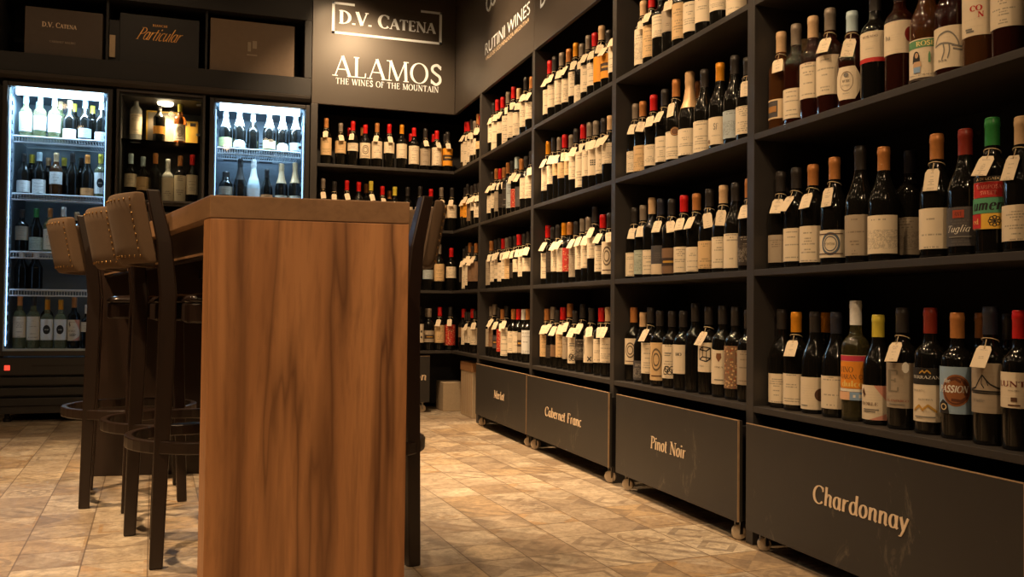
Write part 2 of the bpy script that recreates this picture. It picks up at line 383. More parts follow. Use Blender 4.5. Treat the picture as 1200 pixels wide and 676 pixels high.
LOW = {
 'a': (.60, [(arc(.27, .33, .20, .33, 0, 360, 18), 1), ([(.47, X), (.47, .10), (.56, .0)], 1)]),
 'b': (.58, [stem(.13, 0, 1.04), (arc(.30, .33, .20, .33, 0, 360, 18), 1)]),
 'c': (.50, [(arc(.28, .33, .20, .33, 50, 310, 16), 1)]),
 'd': (.60, [(arc(.27, .33, .20, .33, 0, 360, 18), 1), ([(.47, 1.04), (.47, .10), (.57, .0)], 1)]),
 'e': (.52, [(arc(.28, .33, .20, .33, 10, 310, 18), 1), ([(.09, .36), (.47, .38)], 1)]),
 'g': (.60, [(arc(.27, .33, .20, .33, 0, 360, 18), 1), ([(.47, X), (.47, -.1)], 1), (arc(.29, -.1, .18, .2, 0, -170, 10), 1)]),
 'h': (.60, [stem(.12, 0, 1.04), (spl([(.12, .42), (.28, .64), (.44, .56), (.46, .36)]), 1), ([(.46, .40), (.46, .08), (.55, 0)], 1)]),
 'i': (.30, [stem(.14, 0, X), ([(.14, .84), (.14, .96)], 1)]),
 'l': (.30, [([(.14, 1.04), (.14, .08), (.23, 0)], 1)]),
 'n': (.60, [stem(.12, 0, X), (spl([(.12, .42), (.28, .64), (.44, .56), (.46, .36)]), 1), ([(.46, .40), (.46, .08), (.55, 0)], 1)]),
 'm': (.90, [stem(.12, 0, X), (spl([(.12, .42), (.26, .64), (.40, .56), (.42, .36)]), 1), stem(.42, 0, .42), (spl([(.42, .42), (.56, .64), (.70, .56), (.72, .36)]), 1), ([(.72, .40), (.72, .08), (.81, 0)], 1)]),
 's': (.46, [(spl([(.38, .58), (.25, .66), (.11, .54), (.22, .38), (.36, .22), (.26, .02), (.08, .08)]), 1.5)]),
 'o': (.58, [(arc(.29, .33, .21, .33, 0, 360, 20), 1)]),
 'r': (.46, [stem(.12, 0, X), (spl([(.12, .40), (.24, .60), (.42, .64)]), 1.1)]),
 't': (.38, [([(.15, .88), (.15, .10), (.28, 0)], 1), ([(.03, X), (.32, X)], 1)]),
 'u': (.60, [([(.10, X), (.10, .18)], 1), (spl([(.10, .2), (.20, .01), (.36, .08), (.46, .28)]), 1), ([(.46, X), (.46, .1), (.55, 0)], 1)]),
 'v': (.52, [([(.06, X), (.24, 0)], 1), ([(.24, 0), (.46, X)], .5)]),
 'y': (.54, [([(.06, X), (.27, .02)], 1), ([(.48, X), (.27, .02), (.14, -.28), (.02, -.30)], .8)]),
}
WORDS = []
def glyphs(text, w=.15, slant=0.0, sx=1.0, track=.06, small=None):
    """flat outline quads of a line of lettering, cap height 1; 'small' shrinks letters after the first of a word"""
    quads = []; x = 0.0; prev = ' '; wi = 0; WORDS.clear()
    for ch in text:
        if ch == ' ': wi += 1
        k = 1.0
        if small and prev not in ' .' and ch != '.': k = small
        g = CAPS.get(ch) or LOW.get(ch) or CAPS[' ']
        low = ch in LOW
        strokes = list(g[1])
        if len(g) > 2:
            for (a, b) in g[2]: strokes.append(([(a-.13, min(max(b, .02), .98)), (a+.13, min(max(b, .02), .98))], .9))
        elif ch not in 'oce':
            pass
        for pts, wt in strokes:
            L = len(pts); R = []
            closed = L > 8 and abs(pts[0][0]-pts[-1][0])+abs(pts[0][1]-pts[-1][1]) < 1e-6
            for i, p in enumerate(pts):
                if closed and i in (0, L-1): dx, dy = pts[1][0]-pts[L-2][0], pts[1][1]-pts[L-2][1]
                else:
                    q, r = pts[max(i-1, 0)], pts[min(i+1, L-1)]; dx, dy = r[0]-q[0], r[1]-q[1]
                d = math.hypot(dx, dy) or 1
                th = max(.34*w, w*abs(dy)/d)*wt if wt <= 1.2 else w*wt*.62
                nx, ny = -dy/d*th/2, dx/d*th/2
                R.append(((p[0]+nx, p[1]+ny), (p[0]-nx, p[1]-ny)))
            for (a, b), (c, d2) in zip(R, R[1:]): quads.append([(x+q[0]*sx*k, q[1]*k) for q in (a, b, d2, c)]); WORDS.append(wi)
        x += (g[0]*sx+track)*k; prev = ch
    W = x-track
    return [[(px+slant*py, py) for px, py in q] for q in quads], W
def lettering(name, text, mat, height, P, U, V, parent=None, center=None, width=None, thick=.0012, **kw):
    """raised letters: baseline start (or centre) P, reading direction U, up V; a fixed width squeezes the line"""
    q, W = glyphs(text, **kw)
    P, U, V = Vector(P), Vector(U).normalized(), Vector(V).normalized(); N = U.cross(V)
    fx = width/W if width else height
    off = -W*fx/2 if center else 0
    ws = list(WORDS); out = []
    for word in sorted(set(ws)):
        bm = NB()
        for n, (quad, k) in enumerate(zip(q, ws)):
            if k != word: continue
            a = [bm.verts.new(P+U*(off+x*fx)+V*(y*height)+N*(thick+(n % 23)*.00003)) for x, y in quad]
            b = [bm.verts.new(P+U*(off+x*fx)+V*(y*height)) for x, y in quad]
            bm.faces.new(a)
            for i in range(4): bm.faces.new((b[i], b[(i+1) % 4], a[(i+1) % 4], a[i]))
        out.append(fin(name, bm, mat, parent))
    return out
def font_mesh(text, size):
    cu = bpy.data.curves.new('line', 'FONT'); cu.body = text; cu.size = size; cu.align_x = 'CENTER'; cu.resolution_u = 3
    o = bpy.data.objects.new('line', cu); COL.objects.link(o)
    dg = bpy.context.evaluated_depsgraph_get()
    me = bpy.data.meshes.new_from_object(o.evaluated_get(dg))
    pol = [[tuple(me.vertices[i].co)[:2] for i in p.vertices] for p in me.polygons]
    bpy.data.objects.remove(o); bpy.data.curves.remove(cu); bpy.data.meshes.remove(me)
    return pol
def sans(name, text, mat, P, U, V, height, width, parent=None, thick=.001):
    pol = font_mesh(text, 1.0); xs = [x for p in pol for x, y in p]; ys = [y for p in pol for x, y in p]
    P, U, V = Vector(P), Vector(U).normalized(), Vector(V).normalized(); N = U.cross(V)
    sx = width/(max(xs)-min(xs)); sy = height/(max(ys)-min(0, min(ys))); x0 = (max(xs)+min(xs))/2
    bm = NB()
    for p in pol:
        f = bm.faces.new([bm.verts.new(P+U*((x-x0)*sx)+V*(y*sy)+N*thick) for x, y in p])
    return fin(name, bm, mat, parent)

# ------------------------------------------------------------------ room shell
XW, YB = 1.5552, 5.9827
YE = [1.339, 2.3376, 3.337, 4.3354, 5.3194]            # upright centres (near edge of each bay line)
XL, YF, XR, YBW, ZC = -2.6, -2.4, 1.93, 6.56, 3.05
def slab(name, a, mat):
    bm = NB(); box(bm, *a); struct(name, bm, mat)
slab('floor', (XL-.1, XR+.1, YF-.1, YBW+.1, -.1, 0), MAT['floor'])
slab('ceiling', (XL-.1, XR+.1, YF-.1, YBW+.1, ZC, ZC+.1), MAT['ceiling'])
slab('wall_right', (XR, XR+.1, YF-.1, YBW+.1, 0, ZC), MAT['shelf_back'])
slab('wall_back', (XL-.1, XR, YBW, YBW+.1, 0, ZC), MAT['niche_black'])
slab('wall_left', (XL-.1, XL, YF, YBW, 0, ZC), MAT['wall_paint'])
slab('wall_front', (XL, XR, YF-.1, YF, 0, ZC), MAT['wall_paint'])

# ------------------------------------------------------------------ shelving
ZS = [.421, .8365, 1.2531, 1.6688]; ZF = 2.065; TH = .019
sh = thing('wall_shelving', 'long black wooden shelving along the right wall divided into bays of bottles', 'shelving', (XW+.16, 3.4, 0))
def part(name, boxes, mat, parent, bevel=0.0):
    bm = NB()
    o = parent.location if parent else Vector((0, 0, 0))
    M = Matrix.Translation(-o)
    for b in boxes: box(bm, *b, M=M)
    return fin(name, bm, mat, parent, bevel=bevel)
for y in YE:
    part('upright', [(XW, XW+.335, y, y+.038, 0, ZF-.001)], MAT['shelf_paint'], sh, .0015)
ys = [(YE[i]+.0382, YE[i+1]-.0002) for i in range(4)]+[(YE[4]+.0382, YBW-.27)]
for (a, b) in ys:
    for z in ZS: part('shelf', [(XW+.0005, XW+.335, a, b, z-TH, z)], MAT['shelf_paint'], sh, .0012)
part('back_panel', [(XW+.336, XR-.005, YE[0], YBW-.27, .03, ZF-.001)], MAT['shelf_back'], sh)
bs = thing('wall_shelving', 'black wooden shelving on the back wall under the white-lettered sign', 'shelving', (1.09, YB+.15, 0))
part('upright', [(.572, .617, YB-.004, YB+.33, 0, ZF-.001)], MAT['shelf_paint'], bs, .0015)
for z in ZS: part('shelf', [(.6175, XW, YB, YB+.30, z-TH, z)], MAT['shelf_paint'], bs, .0012)
part('back_panel', [(.572, XW+.3, YB+.31, YB+.33, .03, ZF-.001)], MAT['shelf_back'], bs)

# sign boards over the shelves
def board(name, label, b):
    t = thing(name, label, 'sign board', ((b[0]+b[1])/2, (b[2]+b[3])/2, b[4])); part('panel', [b], MAT['board'], t, .002); return t
def inl(o, parent): # lettering built in world space, moved under its board
    for k in (o if isinstance(o, list) else [o]): k.parent = parent; k.location = -Vector(parent.location)
    return o
g = 'charcoal sign boards above the shelves'
sb = board('sign_board', 'charcoal sign board on back wall with framed white name over larger white capitals', (.575, XW-.001, YB-.003, YB+.02, ZF, ZC-.005))
yf = YB-.0032; U, V = (1, 0, 0), (0, 0, 1)
fr = NB()
for a in ((.700, .718, 2.545, 2.760), (1.437, 1.455, 2.545, 2.772), (.700, 1.455, 2.545, 2.561), (.700, .850, 2.744, 2.760), (1.305, 1.455, 2.756, 2.772)):
    box(fr, a[0], a[1], yf-.0012, yf, a[2], a[3])
inl(fin('sign_frame', fr, MAT['letter_white']), sb)
inl(lettering('lettering', 'D.V. CATENA', MAT['letter_white'], .088, (1.078, yf, 2.618), U, V, center=True, width=.66, w=.24, small=.80, track=.05), sb)
inl(lettering('lettering', 'ALAMOS', MAT['letter_white'], .138, (1.090, yf, 2.262), U, V, center=True, width=.745, w=.135, track=.07), sb)
inl(lettering('lettering', 'THE WINES OF THE MOUNTAIN', MAT['letter_white'], .040, (1.084, yf, 2.209), U, V, center=True, width=.705, w=.17, track=.1), sb)
r1 = board('sign_board', 'charcoal sign board over the corner bays with tall slim white lettering', (XW, XW+.02, YE[3]+.0165, YB-.004, ZF, ZC-.005))
r2 = board('sign_board', 'long charcoal sign board on right wall, mostly above the picture edge', (XW, XW+.02, YE[0], YE[3]+.015, ZF, ZC-.005))
U2 = (0, -1, 0); xf = XW-.0002
inl(sans('lettering', 'RUTINI WINES', MAT['letter_white'], (xf, 4.832, 2.283), U2, V, .072, .83), r1)
inl(sans('lettering', 'VALLE DE UCO MENDOZA ARGENTINA', MAT['letter_cream'], (xf, 4.832, 2.245), U2, V, .024, .80), r1)
em = NB()
for P in (arc(5.17, 2.60, .05, .06, 150, 400), arc(5.08, 2.63, .06, .085, 190, 420), arc(5.0, 2.68, .04, .05, 160, 380)):
    tube(em, [(xf-.002, a, b) for a, b in P], .006, 5)
inl(fin('emblem', em, MAT['letter_white']), r1)
inl(sans('lettering', 'D', MAT['letter_white'], (xf, 4.215, 2.258), U2, V, .13, .085), r2)
inl(sans('lettering', 'LA', MAT['letter_cream'], (xf, 4.03, 2.275), U2, V, .03, .05), r2)

# ------------------------------------------------------------------ drawers on casters
def drawer(label, axis, a, b, front, z0, z1, text, tc, tw, th, depth=.30, wheels=2):
    """axis 'R': front faces -X, spans y a..b ; axis 'B': front faces -Y, spans x a..b"""
    if axis == 'R': t = thing('rolling_drawer', label, 'drawer', (front+depth/2, (a+b)/2, 0), group='rolling drawers under the shelves'); bx = lambda u0, u1, d0, d1, h0, h1: (front+d0, front+d1, u0, u1, h0, h1)
    else: t = thing('rolling_drawer', label, 'drawer', ((a+b)/2, front+depth/2, 0), group='rolling drawers under the shelves'); bx = lambda u0, u1, d0, d1, h0, h1: (u0, u1, front+d0, front+d1, h0, h1)
    part('front_panel', [bx(a, b, 0, .018, z0, z1)], MAT['drawer_front'], t, .0015)
    part('drawer_box', [bx(a+.02, b-.02, .0185, depth, z0, z0+.015), bx(a+.02, a+.035, .0185, depth, z0+.015, z1-.02), bx(b-.035, b-.02, .0185, depth, z0+.015, z1-.02), bx(a+.035, b-.035, depth-.015, depth, z0+.015, z1-.02)], MAT['cabinet_black'], t)
    part('worn_lit_edge', [bx(a+.001, b-.001, -.0006, .006, z1-.0004, z1+.0014), bx(a-.0012, a+.0004, -.0006, .006, z0, z1)], MAT['worn_lit_edge'], t)  # pale strip: brown edge wear, with light caught on the edge coloured in
    if axis == 'R': P, UU = (front-.0002, tc[0], tc[1]), (0, -1, 0)
    else: P, UU = (tc[0], front-.0002, tc[1]), (1, 0, 0)
    inl(lettering('lettering', text, MAT['letter_cream'], th, P, UU, (0, 0, 1), center=True, width=tw, w=.165, slant=.10, track=.05), t)
    for u in (a+.045, b-.045):
        for d in (.035, depth-.05):
            c = bx(u, u, d, d, 0, 0); cx, cy = c[0], c[2]; r = z0*.36
            bm = NB(); disc_x(bm, (0, 0, 0), r, .011, axis='x' if axis == 'R' else 'y')
            if axis == 'R': bmesh.ops.rotate(bm, matrix=Matrix.Rotation(radians(random.uniform(40, 75)), 3, 'Z'), verts=bm.verts)
            w = fin('caster', bm, MAT['wheel'], t, loc=(cx-t.location.x, cy-t.location.y, r+.0005), bevel=.003)
            for p in w.data.polygons: p.use_smooth = len(p.vertices) > 4
            fb = NB(); box(fb, -.006, .006, -.016, -.0125, -.004, z0-r-.002); box(fb, -.006, .006, .0125, .016, -.004, z0-r-.002); box(fb, -.014, .014, -.018, .018, z0-r-.004, z0-r-.0008)
            fin('fork', fb, MAT['steel'], w)
    return t
drawer('black rolling drawer lettered Chardonnay, nearest the camera', 'R', 1.352, 2.322, 1.52, .055, .372, 'Chardonnay', (1.833, .203), .345, .047)
drawer('black rolling drawer lettered Pinot Noir', 'R', 2.366, 3.238, 1.52, .065, .374, 'Pinot Noir', (2.81, .206), .255, .044)
drawer('black rolling drawer lettered Cabernet Franc', 'R', 3.311, 4.308, 1.52, .070, .373, 'Cabernet Franc', (3.815, .198), .45, .044)
drawer('black rolling drawer lettered Merlot', 'R', 4.320, 5.252, 1.52, .068, .375, 'Merlot', (4.778, .204), .19, .042)
drawer('black rolling drawer on the back wall, only the letters on showing', 'B', .64, 1.395, YB-.03, .072, .386, 'Cabernet Sauvignon', (1.02, .222), .70, .054)

# ------------------------------------------------------------------ cartons in the corner
def carton(name, label, x0, x1, y0, y1, z1, mats, flap=True):
    t = thing(name, label, 'carton', ((x0+x1)/2, (y0+y1)/2, 0)); t.location.z = 0
    part('carton_body', [(x0, x1, y0, y1, 0.0005, z1)], MAT[mats[0]], t, .003)
    if flap:
        part('carton_lid', [(x0-.004, x1+.004, y0-.004, y1+.004, z1-.055, z1+.004)], MAT[mats[1]], t, .002)
        part('carton_flute', [(x0-.0012, x0-.0004, y0+.01+k*(y1-y0-.02)/5, y0+.014+k*(y1-y0-.02)/5, .02, z1-.07) for k in range(6)], MAT['cardboard'], t)
    return t
carton('cardboard_carton', 'tall cardboard wine carton with brown lid in the corner beside the Merlot drawer', 1.585, 1.86, 5.56, 5.84, .355, ('carton_light', 'cardboard'))
carton('cardboard_carton', 'small pale carton in the dark gap behind the tall carton', 1.50, 1.66, 5.99, 6.2, .20, ('carton_light', 'cardboard'), False)

# ------------------------------------------------------------------ fridges and display cabinet
def wire_shelf(parent, x0, x1, y0, y1, z, mat):
    bm = NB(); o = parent.location; T = lambda p: Vector(p)-o
    for (yy, zz, r) in ((y0, z-.004, .0055), (y0, z-.040, .0050), (y1, z-.004, .003), ((y0+y1)/2, z-.006, .0025)):
        tube(bm, [T((x0, yy, zz)), T((x1, yy, zz))], r, 6)
    n = int((x1-x0)/.0155)
    for i in range(n+1):
        x = x0+(x1-x0)*i/n
        tube(bm, [T((x, y1, z-.002)), T((x, y0, z-.002)), T((x, y0, z-.038))], .0019, 4)
    return fin('wire_shelf', bm, mat, parent)
def fridge(label, x0, x1, z_sh, zdoor=(.40, 2.045)):
    D = .55; t = thing('display_fridge', label, 'fridge', ((x0+x1)/2, YB+D/2, 0), group='lit drinks fridges on the back wall')
    part('cabinet', [(x0, x0+.03, YB+.03, YB+D, .05, 2.06), (x1-.03, x1, YB+.03, YB+D, .05, 2.06), (x0+.03, x1-.03, YB+D-.03, YB+D, .05, 2.06), (x0+.03, x1-.03, YB+.03, YB+D-.03, 2.03, 2.06), (x0+.03, x1-.03, YB+.04, YB+D-.03, .05, .385)], MAT['cabinet_black'], t)
    lb = [(x0+.0305, x0+.037, YB+.032, YB+D-.031, .386, 2.029), (x1-.037, x1-.0305, YB+.032, YB+D-.031, .386, 2.029), (x0+.038, x1-.038, YB+D-.037, YB+D-.031, .386, 2.029), (x0+.038, x1-.038, YB+.032, YB+D-.038, .386, .392), (x0+.038, x1-.038, YB+.032, YB+D-.038, 2.022, 2.029)]
    part('liner', lb, MAT['fridge_liner'], t)
    pg = []
    for s, xa in ((1, x0+.037), (-1, x1-.037)):
        for k in range(26):
            z = .47+k*.058; pg.append((min(xa, xa+s*.012), max(xa, xa+s*.012), YB+.045, YB+.075, z, z+.022))
    part('shelf_rail', pg, MAT['fridge_liner'], t, .003)
    vent = [(x0+.09+i*.12, x0+.18+i*.12, YB+D-.040, YB+D-.0375, 1.86-k*.022, 1.868-k*.022) for i in range(int((x1-x0-.16)/.12)) for k in range(7)]
    part('back_vent', vent, MAT['niche_black'], t)
    for z in z_sh: wire_shelf(t, x0+.05, x1-.05, YB+.06, YB+D-.06, z, MAT['wire_white'])
    part('led_strip', [(x0+.06, x1-.06, YB+.045, YB+.075, 1.985, 2.015)], MAT['led_cool'], t, .004)
    part('edge_glow', [(x0+.038, x0+.041, YB+.034, YB+.040, .46, 1.98)], MAT['edge_glow'], t)  # glowing strips added to give the door edges their bright line
    part('edge_glow', [(x1-.041, x1-.038, YB+.034, YB+.040, .46, 1.98)], MAT['edge_glow'], t)
    d = part('door_frame', [(x0, x0+.028, YB-.012, YB+.028, zdoor[0], zdoor[1]), (x1-.028, x1, YB-.012, YB+.028, zdoor[0], zdoor[1]), (x0+.028, x1-.028, YB-.012, YB+.028, zdoor[0], zdoor[0]+.03), (x0+.028, x1-.028, YB-.012, YB+.028, zdoor[1]-.025, zdoor[1])], MAT['cabinet_black'], t, .003)
    gb = NB(); box(gb, x0+.029, x1-.029, YB+.002, YB+.008, zdoor[0]+.031, zdoor[1]-.026, M=Matrix.Translation(-t.location)); fin('door_glass', gb, MAT['door_glass'], d)
    part('door_gasket', [(x0+.030, x0+.036, YB+.012, YB+.026, zdoor[0]+.03, zdoor[1]-.03), (x1-.036, x1-.030, YB+.012, YB+.026, zdoor[0]+.03, zdoor[1]-.03), (x0+.036, x1-.036, YB+.012, YB+.026, zdoor[0]+.03, zdoor[0]+.042)], MAT['wire_white'], t)
    gr = [(x0, x1, YB-.004, YB+.035, .285, .39)]+[(x0, x1, YB-.004, YB+.035, .10+k*.062, .148+k*.062) for k in range(3)]
    part('base_grille', gr, MAT['cabinet_black'], t, .004)
    part('base_plate', [(x0, x1, YB+.01, YB+.05, .055, .098)], MAT['shelf_paint'], t)
    part('grille_slot', [(x0+.19, x1-.06, YB-.0055, YB-.0045, .335, .347)], MAT['niche_black'], t)
    part('power_switch', [(x0+.045, x0+.075, YB-.008, YB-.0045, .315, .345)], MAT['red_light'], t, .002)
    for xx in (x0+.05, x1-.05):
        for yy in (YB+.08, YB+D-.08):
            fb = NB(); lathe(fb, [(.022, .0005), (.022, .02), (.014, .025), (.014, .054)], 14, off=(xx-t.location.x, yy-t.location.y, 0)); fin('foot', fb, MAT['rubber'], t)
    return t
Z1 = [1.736, 1.385, 1.032, .803]; Z2 = [1.744, 1.349, .95, .62]
fridge('tall black glass-door fridge lit blue-white, at the left edge of the picture', -1.236, -.632, Z1+[.439])
fridge('tall black glass-door fridge lit blue-white, half hidden behind the wooden table', -.062, .566, Z2)

mx0, mx1 = -.612, -.088
mc = thing('display_cabinet', 'narrow dark glass-fronted cabinet with one warm lamp between the two fridges', 'cabinet', ((mx0+mx1)/2, YB+.25, 0))
part('cabinet', [(mx0, mx0+.028, YB+.012, YB+.5, 0.0005, 2.06), (mx1-.028, mx1, YB+.012, YB+.5, 0.0005, 2.06), (mx0+.028, mx1-.028, YB+.46, YB+.5, 0.0005, 2.06), (mx0+.028, mx1-.028, YB+.012, YB+.46, 2.02, 2.06), (mx0+.028, mx1-.028, YB+.012, YB+.46, .38, 1.30), (mx0+.028, mx1-.028, YB+.012, YB+.46, .0005, .04)], MAT['shelf_paint'], mc)
part('glass_shelf', [(mx0+.029, mx1-.029, YB+.04, YB+.455, 1.747, 1.755)], MAT['door_glass'], mc)
part('lower_shelf', [(mx0+.029, mx1-.029, YB+.03, YB+.455, 1.343, 1.361)], MAT['shelf_paint'], mc)
dm = part('door_frame', [(mx0+.004, mx0+.016, YB-.004, YB+.0115, 1.36, 2.05), (mx1-.016, mx1-.004, YB-.004, YB+.0115, 1.36, 2.05), (mx0+.016, mx1-.016, YB-.004, YB+.0115, 2.04, 2.05), (mx0+.016, mx1-.016, YB-.004, YB+.0115, 1.36, 1.372)], MAT['shelf_paint'], mc, .002)
gb = NB(); box(gb, mx0+.017, mx1-.017, YB+.001, YB+.006, 1.373, 2.039, M=Matrix.Translation(-mc.location)); fin('door_glass', gb, MAT['door_glass'], dm)
part('hinge', [(mx1-.055, mx1-.03, YB+.013, YB+.03, z, z+.012) for z in (1.99, 1.80)], MAT['steel'], mc)
lb = NB(); lathe(lb, [(.044, 2.005), (.050, 2.0195)], 24, off=(-.335-mc.location.x, YB+.14-mc.location.y, 0)); fin('downlight', lb, MAT['lamp_warm'], mc)

# crate under the display cabinet
cr = thing('wooden_crate', 'pale slatted wooden crate at floor level between the two fridges', 'crate', ((mx0+mx1)/2, YB+.2, .0405))
M0 = cr.location.copy()
for (z0, z1) in ((.226, .362), (.135, .20), (.055, .105)):
    part('slat', [(mx0+.032, mx1-.032, YB+.022, YB+.034, z0, z1)], MAT['pale_crate'], cr, .002)
part('crate_box', [(mx0+.034, mx0+.05, YB+.0345, YB+.40, .041, .362), (mx1-.05, mx1-.034, YB+.0345, YB+.40, .041, .362), (mx0+.05, mx1-.05, YB+.38, YB+.40, .041, .362), (mx0+.05, mx1-.05, YB+.036, YB+.38, .041, .055)], MAT['pale_crate'], cr)

# overhead niche unit with gift boxes
oh = thing('overhead_niche', 'black overhead niche unit running above both fridges and holding gift boxes', 'shelf unit', (-.33, YB+.2, 2.07))
part('frame', [(-1.33, .572, YB-.006, YB+.45, 2.112, 2.228), (-1.33, .572, YB-.006, YB+.45, 2.612, ZC-.004), (.525, .572, YB-.006, YB+.45, 2.229, 2.611), (-1.33, -1.262, YB-.006, YB+.45, 2.229, 2.611)], MAT['niche_black'], oh, .002)
part('divider', [(-.682, -.668, YB+.03, YB+.45, 2.229, 2.611)], MAT['niche_black'], oh)
part('divider', [(-.098, -.084, YB+.03, YB+.45, 2.229, 2.611)], MAT['niche_black'], oh)
part('back_panel', [(-1.26, .524, YB+.40, YB+.44, 2.229, 2.611)], MAT['niche_black'], oh)
cb = NB()
pr_ = [(YB+.04, 2.064), (YB-.008, 2.068), (YB-.030, 2.085), (YB-.034, 2.105), (YB-.006, 2.1115), (YB+.04, 2.1115)]
a = [cb.verts.new(Vector((-1.33, y, z))-oh.location) for y, z in pr_]; b = [cb.verts.new(Vector((.566, y, z))-oh.location) for y, z in pr_]
cb.faces.new(a); cb.faces.new(b[::-1])
for i in range(6): cb.faces.new((a[i], a[(i+1) % 6], b[(i+1) % 6], b[i]))
fin('cornice', cb, MAT['shelf_paint'], oh, bevel=.002)
def gift(label, x0, x1, y, z0, z1, mat, d=.12):
    t = thing('gift_box', label, 'box', ((x0+x1)/2, y+d/2, z0)); bm = NB(); box(bm, x0, x1, y, y+d, z0, z1, M=Matrix.Translation(-t.location))
    fin('box_body', bm, MAT[mat], t, bevel=.004)
    return t
g1 = gift('brown wine gift box with small pale serif lettering, leftmost in the overhead niches', -1.135, -.702, YB+.035, 2.2295, 2.525, 'box_brown')
inl(lettering('lettering', 'D.V. CATENA', MAT['letter_cream'], .030, (-.945, YB+.0348, 2.408), U, V, center=True, width=.19, w=.2, small=.8), g1)
inl(lettering('lettering', 'CABERNET MALBEC', MAT['box_grey'], .012, (-.925, YB+.0348, 2.315), U, V, center=True, width=.145, w=.2), g1)
g2 = gift('black wine gift box with gold script, middle of the overhead niches', -.605, -.135, YB+.035, 2.2295, 2.545, 'box_black')
inl(lettering('lettering', 'Particular', MAT['gold_foil'], .078, (-.385, YB+.0348, 2.388), U, V, center=True, width=.255, w=.095, slant=.75, track=-.03), g2)
inl(lettering('lettering', 'BIANCHI', MAT['gold_foil'], .014, (-.37, YB+.0348, 2.477), U, V, center=True, width=.085, w=.2, track=.2), g2)
part('side_label', [(-.663, -.630, YB+.042, YB+.06, 2.262, 2.40)], MAT['carton_light'], g2)
part('side_flap', [(-.667, -.6055, YB+.061, YB+.154, 2.2297, 2.50)], MAT['box_black'], g2)
g3 = gift('plain taupe wine gift box with a small embossed emblem, rightmost in the overhead niches', -.068, .462, YB+.035, 2.2295, 2.575, 'box_taupe')
part('emblem', [(.16, .225, YB+.0338, YB+.0348, 2.352, 2.36), (.165, .185, YB+.0338, YB+.0348, 2.378, 2.44), (.195, .222, YB+.0338, YB+.0348, 2.40, 2.45)], MAT['box_grey'], g3)
b1 = gift('grey spirits box standing behind the dark spirit bottle in the display cabinet', -.455, -.265, YB+.24, 1.7555, 1.985, 'box_grey', .09)
part('box_border', [(-.455, -.445, YB+.2385, YB+.2395, 1.757, 1.984), (-.275, -.265, YB+.2385, YB+.2395, 1.757, 1.984), (-.445, -.275, YB+.2385, YB+.2395, 1.974, 1.984)], MAT['box_gold'], b1)
b2 = gift('yellow spirits box standing behind the red-shouldered bottle in the display cabinet', -.245, -.135, YB+.25, 1.7555, 1.935, 'box_gold', .09)
part('box_print', [(-.235, -.205, YB+.2485, YB+.2495, 1.90, 1.92), (-.185, -.150, YB+.2485, YB+.2495, 1.90, 1.922)], MAT['box_brown'], b2)

# ------------------------------------------------------------------ table
A = Vector((-.018, 2.132)); Bv = Vector((.435, 2.085)); SD = Vector((-.2316, .9728)); SDN = Vector((.9728, .2316))
LT = 2.02; TZ = .960
tb = thing('high_table', 'tall walnut bar table with a solid slab leg facing the camera', 'table', (A.x, A.y, 0))
def para(name, u0, u1, s0, s1, z0, z1, mat, bevel=.002):
    """block of the table's own skewed plan: u along the front edge, s along its length"""
    F = (Bv-A); W = F.length; F = F/W
    pts = [Vector((0, 0))+F*u+SD*s for u, s in ((u0, s0), (u1, s0), (u1, s1), (u0, s1))]
    bm = NB(); prism(bm, [tuple(p) for p in pts], z0, z1); return fin(name, bm, mat, tb, bevel=bevel)
W = (Bv-A).length
para('tabletop', 0, W, 0, LT, TZ-.052, TZ, MAT['walnut_top'])
para('end_panel', 0.001, W-.001, .001, .062, .0005, TZ-.0525, MAT['walnut_panel'])
para('end_panel', 0.001, W-.001, LT-.062, LT-.001, .0005, TZ-.0525, MAT['dark_wood'])  # same table, darker wood: the backlit panel's shade is put into its colour
para('apron', .03, .055, .063, LT-.063, TZ-.135, TZ-.0525, MAT['dark_wood'])
para('apron', W-.055, W-.03, .063, LT-.063, TZ-.135, TZ-.0525, MAT['dark_wood'])
para('bead', .027, .0295, .063, LT-.063, TZ-.128, TZ-.122, MAT['walnut_top'], 0)

